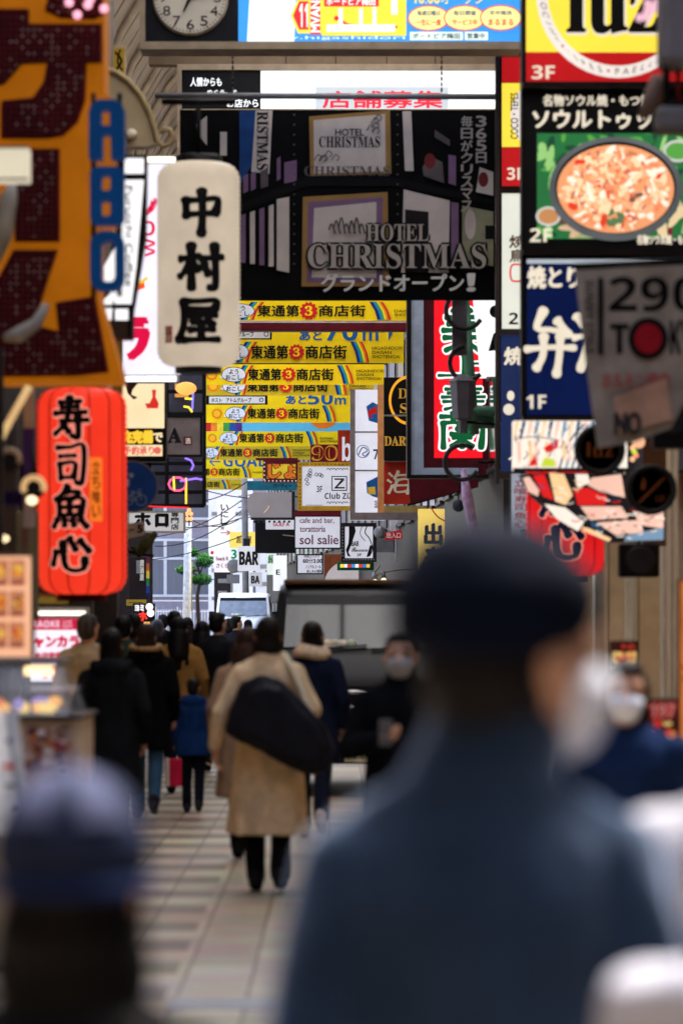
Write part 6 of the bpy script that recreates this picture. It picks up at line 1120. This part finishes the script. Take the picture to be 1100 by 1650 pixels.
# ---------------------------------------------------------------- vans
def van(label, pxc, d, W, Ht, body, glass, plate=None, L_=4.4, roof_sheen=None):
    o = thing('parked_van', label, 'van', (P(pxc, 0, d).x, d + L_ / 2, 0)); X = P(pxc, 0, d).x; h = W / 2; k = Ht / 1.95
    prof = [(.10, .30), (.02, .34), (0, .5), (.02, .68), (.05, .72), (.06, 1.02), (.12, 1.10), (.38, 1.27), (.42, 1.30), (.85, 1.84), (1.0, 1.90), (1.4, 1.945), (2.6, 1.95), (L_ - .25, 1.93), (L_ - .06, 1.85), (L_, 1.2), (L_, .5), (L_ - .06, .32)]
    xs = [(-1, .09, .80), (-.985, .04, .93), (-.94, .012, .985), (-.8, 0, 1), (0, -.01, 1.004), (.8, 0, 1), (.94, .012, .985), (.985, .04, .93), (1, .09, .80)]
    q = MB(); vs = []; n = len(prof)
    for u, pull, zz in xs:
        for y, z in prof:
            mid = L_ / 2; y2 = y + pull * (1 if y < mid else -1); tum = 1 - .09 * max(0, (z - 1.25)) / .7; z2 = z if z < 1.3 else z - (1 - zz) * .35
            vs.append((X + u * h * tum, d + y2, z2 * k))
    fs = [(i * n + j, (i + 1) * n + j, (i + 1) * n + (j + 1) % n, i * n + (j + 1) % n) for i in range(len(xs) - 1) for j in range(n)] + [list(range(n - 1, -1, -1)), list(range((len(xs) - 1) * n, len(xs) * n))]
    q.add(vs, fs, body, True); q.build('body', o)
    ny, nz = -(.54 * k), .43; ln = math.hypot(ny, nz); off = (ny / ln * .014, nz / ln * .014)
    def wsp(u, t, lift=1): y = .42 + .43 * t + .0; z = (1.30 + .54 * t) * k; return (X + u * h * (1 - .06 * t), d + y + off[0] * lift + .004 + abs(u) ** 6 * .04, z + off[1] * lift)
    q = MB(); N = 12; v2 = [wsp(-.87 + 1.74 * i / N, t) for t in (.06, .5, .94) for i in range(N + 1)]
    q.add(v2, [(r_ * (N + 1) + i, r_ * (N + 1) + i + 1, (r_ + 1) * (N + 1) + i + 1, (r_ + 1) * (N + 1) + i) for r_ in range(2) for i in range(N)], glass, True); wo = q.build('windshield', o)
    q = MB(); q.tube([wsp(-.87, .06), wsp(-.87, .94), wsp(.87, .94), wsp(.87, .06), wsp(-.87, .06)], .012, BLACK, 6); q.build('seal', wo)
    q = MB(); q.add([wsp(-.86 + 1.72 * i / 8, t, 1.3) for t in (.80, .94) for i in range(9)], [(i, i + 1, 10 + i, 9 + i) for i in range(8)], M('sun_strip', (20, 26, 26), .2), True); q.build('sun_strip', wo)
    for u_, cc in ((-.38, (236, 228, 206)), (-.3, (214, 206, 180)), (-.22, (240, 236, 226)), (-.12, (180, 200, 170))): q = MB(); a_ = wsp(u_, .13, 1.6); q.ball(a_, (.05, .012, .035), M('sticker_%d' % cc[2], cc, .5), 10, 6); q.build('windscreen_charm', wo)
    for u0, u1 in ((-.55, .05), (.1, .62)): q = MB(); q.tube([wsp(u0, .02, 2), wsp(u1, .09, 2.4)], .009, BLACK, 6); q.build('wiper', o)
    CH = M('chrome', (200, 200, 204), .18, metal=.9); q = MB(); q.box((X - h * .62, d + .045, .74 * k), (X + h * .62, d + .075, 1.0 * k), BLACK); q.build('grille', o)
    for z in (.79, .93): q = MB(); q.box((X - h * .2, d + .02, z * k), (X + h * .5, d + .05, (z + .035) * k), CH, .008); q.build('chrome_bar', o)
    for sx in (-1, 1):
        q = MB(); q.box((X + sx * h * .66, d + .03, .78 * k), (X + sx * h * .93, d + .09, .98 * k), M('headlamp_glass', (190, 196, 200), .1), .03); hl = q.build('headlight', o); q = MB(); q.lathe((X + sx * h * .8, d + .025, .88 * k), [(.07, .01), (.07, -.005), (.03, -.01)], CH, 16, 'y'); q.build('reflector', hl)
        q = MB(); q.lathe((X + sx * h * .82, d + .005, .5 * k), [(.05, .03), (.05, -.01), (.02, -.014)], CREAM, 14, 'y'); q.build('fog_lamp', o)
        q = MB(); q.box((X + sx * (h + .04), d + .55, 1.22 * k), (X + sx * (h + .22), d + .64, 1.46 * k), BLACK, .03); q.tube([(X + sx * h * .96, d + .6, 1.3 * k), (X + sx * (h + .06), d + .6, 1.3 * k)], .02, BLACK, 6); q.build('side_mirror', o)
        for y in (.85, L_ - .85):
            q = MB(); q.lathe((X + sx * (h - .1), d + y, .3), [(.2, -.09), (.29, -.1), (.31, -.06), (.31, .06), (.29, .1), (.2, .09)], M('tyre', (26, 25, 26), .8), 28, 'x'); wh = q.build('wheel', o); q = MB(); q.lathe((X + sx * (h - .1), d + y, .3), [(.05, -.105), (.2, -.08), (.2, .08), (.05, .105)], STEEL, 22, 'x'); q.build('rim', wh)
    q = MB(); q.box((X - h * .96, d - .035, .30), (X + h * .96, d + .06, .56 * k), M('bumper_black', (30, 30, 32), .6), .03); q.build('bumper', o)
    if plate:
        q = MB(); q.box((X - .165, d - .05, .30 * k + .02), (X + .165, d - .04, .30 * k + .185), M('plate', (222, 212, 176), .5)); pl_ = q.build('licence_plate', o); q = MB()
        for t, b4, wt in ((plate[0], (-.05, .135, .07, .17), .06), (plate[1], (-.15, .03, -.11, .075), .06), (plate[2], (-.085, .02, .145, .115), .0)):
            for j, (v, f) in enumerate(text_geo(t, (X + b4[0], .30 * k + .02 + b4[1] - .0, X + b4[2], .30 * k + .02 + b4[3]), wt)): q.add([(u, d - .052 - .0005 * j, z) for u, z in v], f, M('plate_green', (30, 60, 48), .5))
        q.build('lettering', pl_)
    if roof_sheen: q = MB(); q.box((X - h * .86, d + .98, 1.925 * k), (X + h * .86, d + 1.5, 1.975 * k), roof_sheen, .02); q.build('roof_reflection', o)  # brown slab standing in for a brownish reflection along the roof edge
    return o
gv = M('van_glass', (40, 46, 44), .04, spec=.5); gv.node_tree.nodes['Principled BSDF'].inputs['IOR'].default_value = 1.56
van('dark grey van facing the camera in the middle of the arcade', 584, 34.8, 1.70, 1.96, M('van_grey', (15, 16, 17), .3, var=.08), gv, ('なにわ', 'わ', bold('71-07')), roof_sheen=M('reflection_brown', (98, 72, 52), .8, var=.3))
van('white van with a bright chequered windscreen far down the street', 391, 131, 1.9, 2.56, M('van_white', (224, 224, 228), .35, var=.04), M('far_glass', (120, 128, 140), .05, spec=1), None)
# ---------------------------------------------------------------- people
def bag_shoulder(root, k, hm, A):
    q = MB(); m = M('bag_black', (24, 25, 33), .55, var=.2, scale=6)
    # big soft duffel hanging on the back from the right shoulder
    ol = [(-.15, 1.33), (-.04, 1.37), (.08, 1.34), (.22, 1.2), (.36, 1.05), (.42, .9), (.38, .77), (.27, .74), (.14, .79), (-.05, .9), (-.2, .97), (-.27, 1.01), (-.23, 1.16)]
    q.prism(ol, -.34, -.12, m); q.prism([(x_ * .8 + .02, 1.05 + (z_ - 1.05) * .8) for x_, z_ in ol], -.40, -.1, m)
    bo = melt(q, 'tmp_bag', None, .016, 22, .012, k); bo.name = 'shoulder_bag'; bo.location = root.location; bo.rotation_euler = root.rotation_euler
    bo['label'] = 'big soft black shoulder bag slung on the back of the beige coat'; bo['category'] = 'bag'
    s_ = MB(); sm_ = M('strap_cream', (206, 190, 160), .7); s_.tube([(.33, -.27, 1.0), (.24, -.22, 1.2), (.16, -.13, 1.40), (.1, -.02, 1.49), (.08, .1, 1.4), (.16, .15, 1.1), (.3, .05, .95)], .026, sm_, 8)
    so = s_.build('strap', bo, local=True); so.scale = (k, k, k)
def flatcap(root, k, hm, A):
    q = MB(); m = M('cap_navy', (6, 13, 30), .9, var=.2, scale=12)
    for c, r in (((0, -.025, 1.672), (.110, .120, .078)), ((0, -.03, 1.70), (.092, .102, .062)), ((0, -.04, 1.645), (.108, .104, .052))):
        t_ = MB(); t_.ball(c, r, m, 22, 12); q.add([hm @ Vector(v) for v in t_.v], t_.f, m, True)
    melt(q, 'cap', root, .008, 6, .004, k)
def ballcap(root, k, hm, A):
    q = MB(); m = M('hair_dark', (14, 11, 12), .7, var=.4, scale=50, stretch=(1, 1, .1))
    for c, r in (((0, -.03, 1.52), (.125, .11, .13)), ((0, -.04, 1.40), (.15, .12, .1))): q.ball(c, r, m, 22, 12)
    melt(q, 'hair_back', root, .01, 5, .004, k)
    q = MB(); m = M('cap_slate', (34, 42, 66), .8, var=.12, scale=9)
    for c, r in (((0, -.015, 1.655), (.099, .112, .085)), ((0, -.015, 1.69), (.085, .1, .065))):
        t_ = MB(); t_.ball(c, r, m, 24, 14); q.add([hm @ Vector(v) for v in t_.v], t_.f, m, True)
    for i in range(9): a = R(40 + 100 * i / 8); rcone(q, hm @ Vector((.05 * math.cos(a), .05 + .04 * math.sin(a), 1.64)), hm @ Vector((.085 * math.cos(a), .06 + .12 * math.sin(a), 1.625)), .008, .006, m, 8)
    co = melt(q, 'cap', root, .007, 5, 0, k)
    m2 = M('cap_panel', (84, 88, 116), .8, var=.06)
    for sg in (-1, 1):
        q = MB()
        for i in range(6):
            pa = []
            for j in range(5):
                th = R(12 + 62 * j / 4); ph = R(-90 + sg * (10 + 40 * i / 5)); pa.append(Vector((.1005 * math.sin(th) * math.cos(ph), -.015 + .1135 * math.sin(th) * math.sin(ph), 1.668 + .0895 * math.cos(th))))
            if i:
                for j in range(4):
                    q.face([hm @ prev[j], hm @ prev[j + 1], hm @ pa[j + 1], hm @ pa[j]], m2)
            prev = pa
        po = q.build('cap_panel', co, local=True); po.scale = (k, k, k)
    q = MB(); q.ball(hm @ Vector((0, -.015, 1.757)), (.012, .012, .008), m2, 8, 6); po = q.build('cap_button', co, local=True); po.scale = (k, k, k)
    q = MB(); q.tube([hm @ Vector((.1 * math.cos(R(a)), -.015 + .113 * math.sin(R(a)), 1.612)) for a in range(180, 361, 12)], .012, M('cap_band', (24, 38, 78), .8), 8); po = q.build('cap_band', co, local=True); po.scale = (k, k, k)
def tote(root, k, hm, A): pass
def furhood(root, k, hm, A):
    q = MB(); m = M('fur_tan', (150, 120, 84), .9, var=.4, scale=40, bump=.8)
    for i in range(14): a, b_ = R(-200 + 220 * i / 13), R(-200 + 220 * (i + 1) / 13); rcone(q, (.13 * math.cos(a), -.07 + .10 * math.sin(a), 1.53 + .02 * math.sin(a)), (.13 * math.cos(b_), -.07 + .10 * math.sin(b_), 1.53 + .02 * math.sin(b_)), .026, .026, m, 8)
    melt(q, 'fur_trim', root, .011, 2, .008, k)
def phone(root, k, hm, A):
    q = MB(); c = A['wr'] + Vector((-.02, .095, .04)); q.box(c - Vector((.034, .005, .066)), c + Vector((.034, .005, .066)), M('phone_pale', (96, 90, 88), .3), .006); v = q.build('smartphone', None); v.matrix_world = Matrix.Translation(root.location) @ Matrix.Rotation(root.rotation_euler.z, 4, 'Z') @ Matrix.Scale(k, 4); v['label'] = 'grey smartphone held up by the masked man in the dark coat'; v['category'] = 'phone'
    q = MB(); q.box(c + Vector((-.031, -.0068, -.053)), c + Vector((.031, -.0052, .053)), M('phone_screen', (30, 36, 46), .1)); q.build('screen', v, local=True)
NEARG = 'people close to the camera'
# nearest, heavily blurred
person('person in a blue grey jacket and navy cap, face mask, seen from behind', 772, 4.7, 1.635, 0, top=(36, 52, 74), hem=.72, collarh=.06, wr=.014, legs=(26, 30, 40), hair=(26, 20, 20), head=-56, headk=1.17, lean=.045, mask=(226, 228, 240), extra=flatcap, fat=.98, collar=1, group=NEARG, vox=.012, face=True, arms={'el': (-.228, -.06, 1.12), 'er': (.228, -.06, 1.12), 'wl': (-.245, .05, .9), 'wr': (.245, .05, .9)})
_b = MATS['cloth_36_52_74'].node_tree.nodes['Principled BSDF']; _b.inputs['Sheen Weight'].default_value = 1.0; _b.inputs['Sheen Roughness'].default_value = .45; _b.inputs['Sheen Tint'].default_value = (.5, .62, .85, 1)
person('person in a slate baseball cap with pale panels and a dark brown top, from behind', 116, 4.6, 1.34, 0, top=(34, 28, 32), hem=.8, legs=(24, 24, 30), hair=(16, 13, 14), hairlen='bob', extra=ballcap, headk=1.25, group=NEARG, vox=.012, face=True, fat=.98)
person('person in a white padded coat cropped by the right border', 1295, 4.9, 1.62, 4, top=(196, 194, 200), hem=.6, flare=1.15, legs=(40, 40, 48), hairlen='long', group=NEARG, vox=.013, face=True, fat=1.14, arms={'el': (-.27, -.03, 1.12), 'wl': (-.27, .04, .9)})
# middle distance
person('masked person in a navy coat facing the camera at the right', 1008, 12.6, 1.455, 168, top=(24, 40, 72), hem=.7, legs=(24, 24, 30), hair=(28, 22, 24), hairlen='bob', mask=(226, 196, 172), face=True, fat=1.08, group='people facing the camera', head=8)
person('masked person in a dark coat looking at a smartphone, facing the camera', 645, 17.5, 1.535, 180, top=(14, 14, 16), hem=.7, legs=(24, 24, 26), hair=(20, 18, 18), mask=(150, 142, 136), face=True, collar=1, group='people facing the camera', extra=phone, head=-6, arms={'er': (.27, .06, 1.14), 'wr': (.10, .26, 1.19), 'el': (-.26, -.02, 1.13), 'wl': (-.2, .12, .92)})
person('person in a camel coat with a black shoulder bag walking away', 432, 22.7, 1.61, 0, top=(216, 190, 154), hem=.36, flare=1.36, legs=(18, 18, 22), hair=(26, 20, 18), hairlen='bob', extra=bag_shoulder, fat=.97, stride=.05, collar=1, collarh=.03, arms={'el': (-.30, -.03, 1.13), 'wl': (-.33, .06, .90), 'er': (.28, -.02, 1.15), 'wr': (.26, .14, 1.1)}, wr=.015, head=6)
person('person in a navy jacket with a cream scarf beside the van', 503, 28.2, 1.58, -2, top=(22, 28, 48), hem=.62, flare=1.1, legs=(24, 28, 42), shoes=(176, 160, 150), hair=(20, 16, 16), hairlen='bob', scarf=(196, 176, 150), stride=.22, hood=False)
person('person in a charcoal hooded coat with straight dark hair, from behind', 180, 25.6, 1.53, 0, top=(27, 28, 31), hem=.5, flare=1.15, legs=(26, 26, 30), hair=(18, 14, 14), hairlen='bob', hood=True, stride=.1, fat=1.04)
person('person in an olive beige jacket with short grey hair, in front of the karaoke board', 143, 30.5, 1.64, -14, top=(150, 136, 108), hem=.8, legs=(30, 30, 36), hair=(62, 58, 56), stride=.1, head=-18, fat=1.08)
person('person in a black parka with a tan fur hood and blue jeans', 236, 31, 1.56, 0, top=(12, 12, 14), hem=.62, flare=1.08, legs=(46, 74, 102), shoes=(30, 30, 36), hair=(34, 24, 22), hairlen='bob', hood=True, extra=furhood, stride=.2, fat=1.1)
person('child in a bright blue hooded jacket and dark trousers', 311, 32, 1.11, 0, top=(18, 44, 92), hem=.74, flare=1.08, legs=(20, 22, 34), shoes=(34, 34, 40), hair=(20, 16, 16), hood=True, stride=.05, fat=1.12)
person('person with long black hair over a mustard jacket', 288, 35.5, 1.62, 0, top=(132, 98, 52), hem=.7, legs=(24, 24, 30), hair=(16, 13, 13), hairlen='long', stride=.15)
person('person with brown hair in a taupe knitted cardigan half hidden by the camel coat', 398, 25.8, 1.54, -4, top=(150, 122, 98), hem=.46, flare=1.15, legs=(30, 26, 28), hair=(52, 34, 28), hairlen='long', stride=.12)
# farther back, mostly heads over the others
far = [(352, 40, 1.67, (26, 26, 30), 'short', 'person in a black coat with tousled black hair, half turned to the right', -40), (326, 41, 1.58, (140, 132, 124), 'long', 'person in a grey knitted sweater with long dark hair', 0), (281, 44, 1.70, (26, 24, 28), 'short', 'person in black with thick round black hair behind the long haired one', 0), (254, 47, 1.60, (60, 60, 70), 'short', 'person in slate grey with a grey beanie', 0), (200, 36, 1.63, (40, 52, 42), 'short', 'person in dark green standing behind the charcoal coat', -10), (216, 42, 1.66, (30, 30, 36), 'bob', 'person in dark clothes close to the lit word sign', 0), (381, 62, 1.66, (28, 28, 34), 'short', 'small far person in dark clothes seen left of the camel coat', -60), (368, 66, 1.62, (40, 34, 38), 'bob', 'small far person with a bob beside the dark van', 20), (262, 60, 1.68, (34, 34, 40), 'short', 'small far person in dark grey near the far railing', 30), (302, 52, 1.63, (32, 28, 34), 'long', 'far person with long hair in front of the pale pole', 0), (400, 70, 1.60, (30, 30, 36), 'short', 'farthest small person in front of the white van', 0)]
for i, (px, d, H, top, hl, lab, yw) in enumerate(far):
    person(lab, px, d, H, yw, top=top, hem=.7, legs=(24, 24, 30), hair=((20, 17, 17) if i != 3 else (70, 72, 82)), hairlen=hl, stride=.15 if i % 2 else -.15, vox=.018, face=(abs(yw) > 25))
# bags carried in the crowd
q = MB(); a, c = P(274, 1266, 31.6), P(293, 1222, 31.6); q.box((a.x, 31.5, a.z), (c.x, 31.62, c.z), M('bag_crimson', (196, 30, 70), .5), .01); ob = MB(); o = thing('shopping_bag', 'crimson and white paper shopping bag carried beside the child', 'bag', P(283, 1266, 31.55)); q.build('bag_body', o); q = MB(); q.box((a.x - .03, 31.51, a.z), (a.x - .001, 31.61, c.z), M('bag_white', (210, 204, 204), .6)); q.build('side_panel', o); q = MB(); q.tube([(a.x + .02, 31.56, c.z), (a.x + .03, 31.56, c.z + .1), (c.x - .03, 31.56, c.z + .1), (c.x - .02, 31.56, c.z)], .005, BLACK, 5); q.build('handle', o)
# white tote of the person at the right border
q = MB(); m = M('tote_white', (200, 198, 206), .8, var=.05, scale=5)
c = P(1085, 1650, 4.25); q.box((c.x - .08, c.y - .05, c.z - .45), (c.x + .30, c.y + .07, c.z + .06), m); bo = melt(q, 'tote_bag', None, .014, 30, .012); bo['label'] = 'white cloth tote bag held by the person in the white coat'; bo['category'] = 'bag'
q = MB(); q.tube([(c.x + .02, c.y, c.z + .12), (c.x + .05, c.y, c.z + .3), (c.x + .12, c.y, c.z + .3), (c.x + .15, c.y, c.z + .12)], .012, m, 8); q.build('handle', bo)
bpy.data.objects.remove(_to)
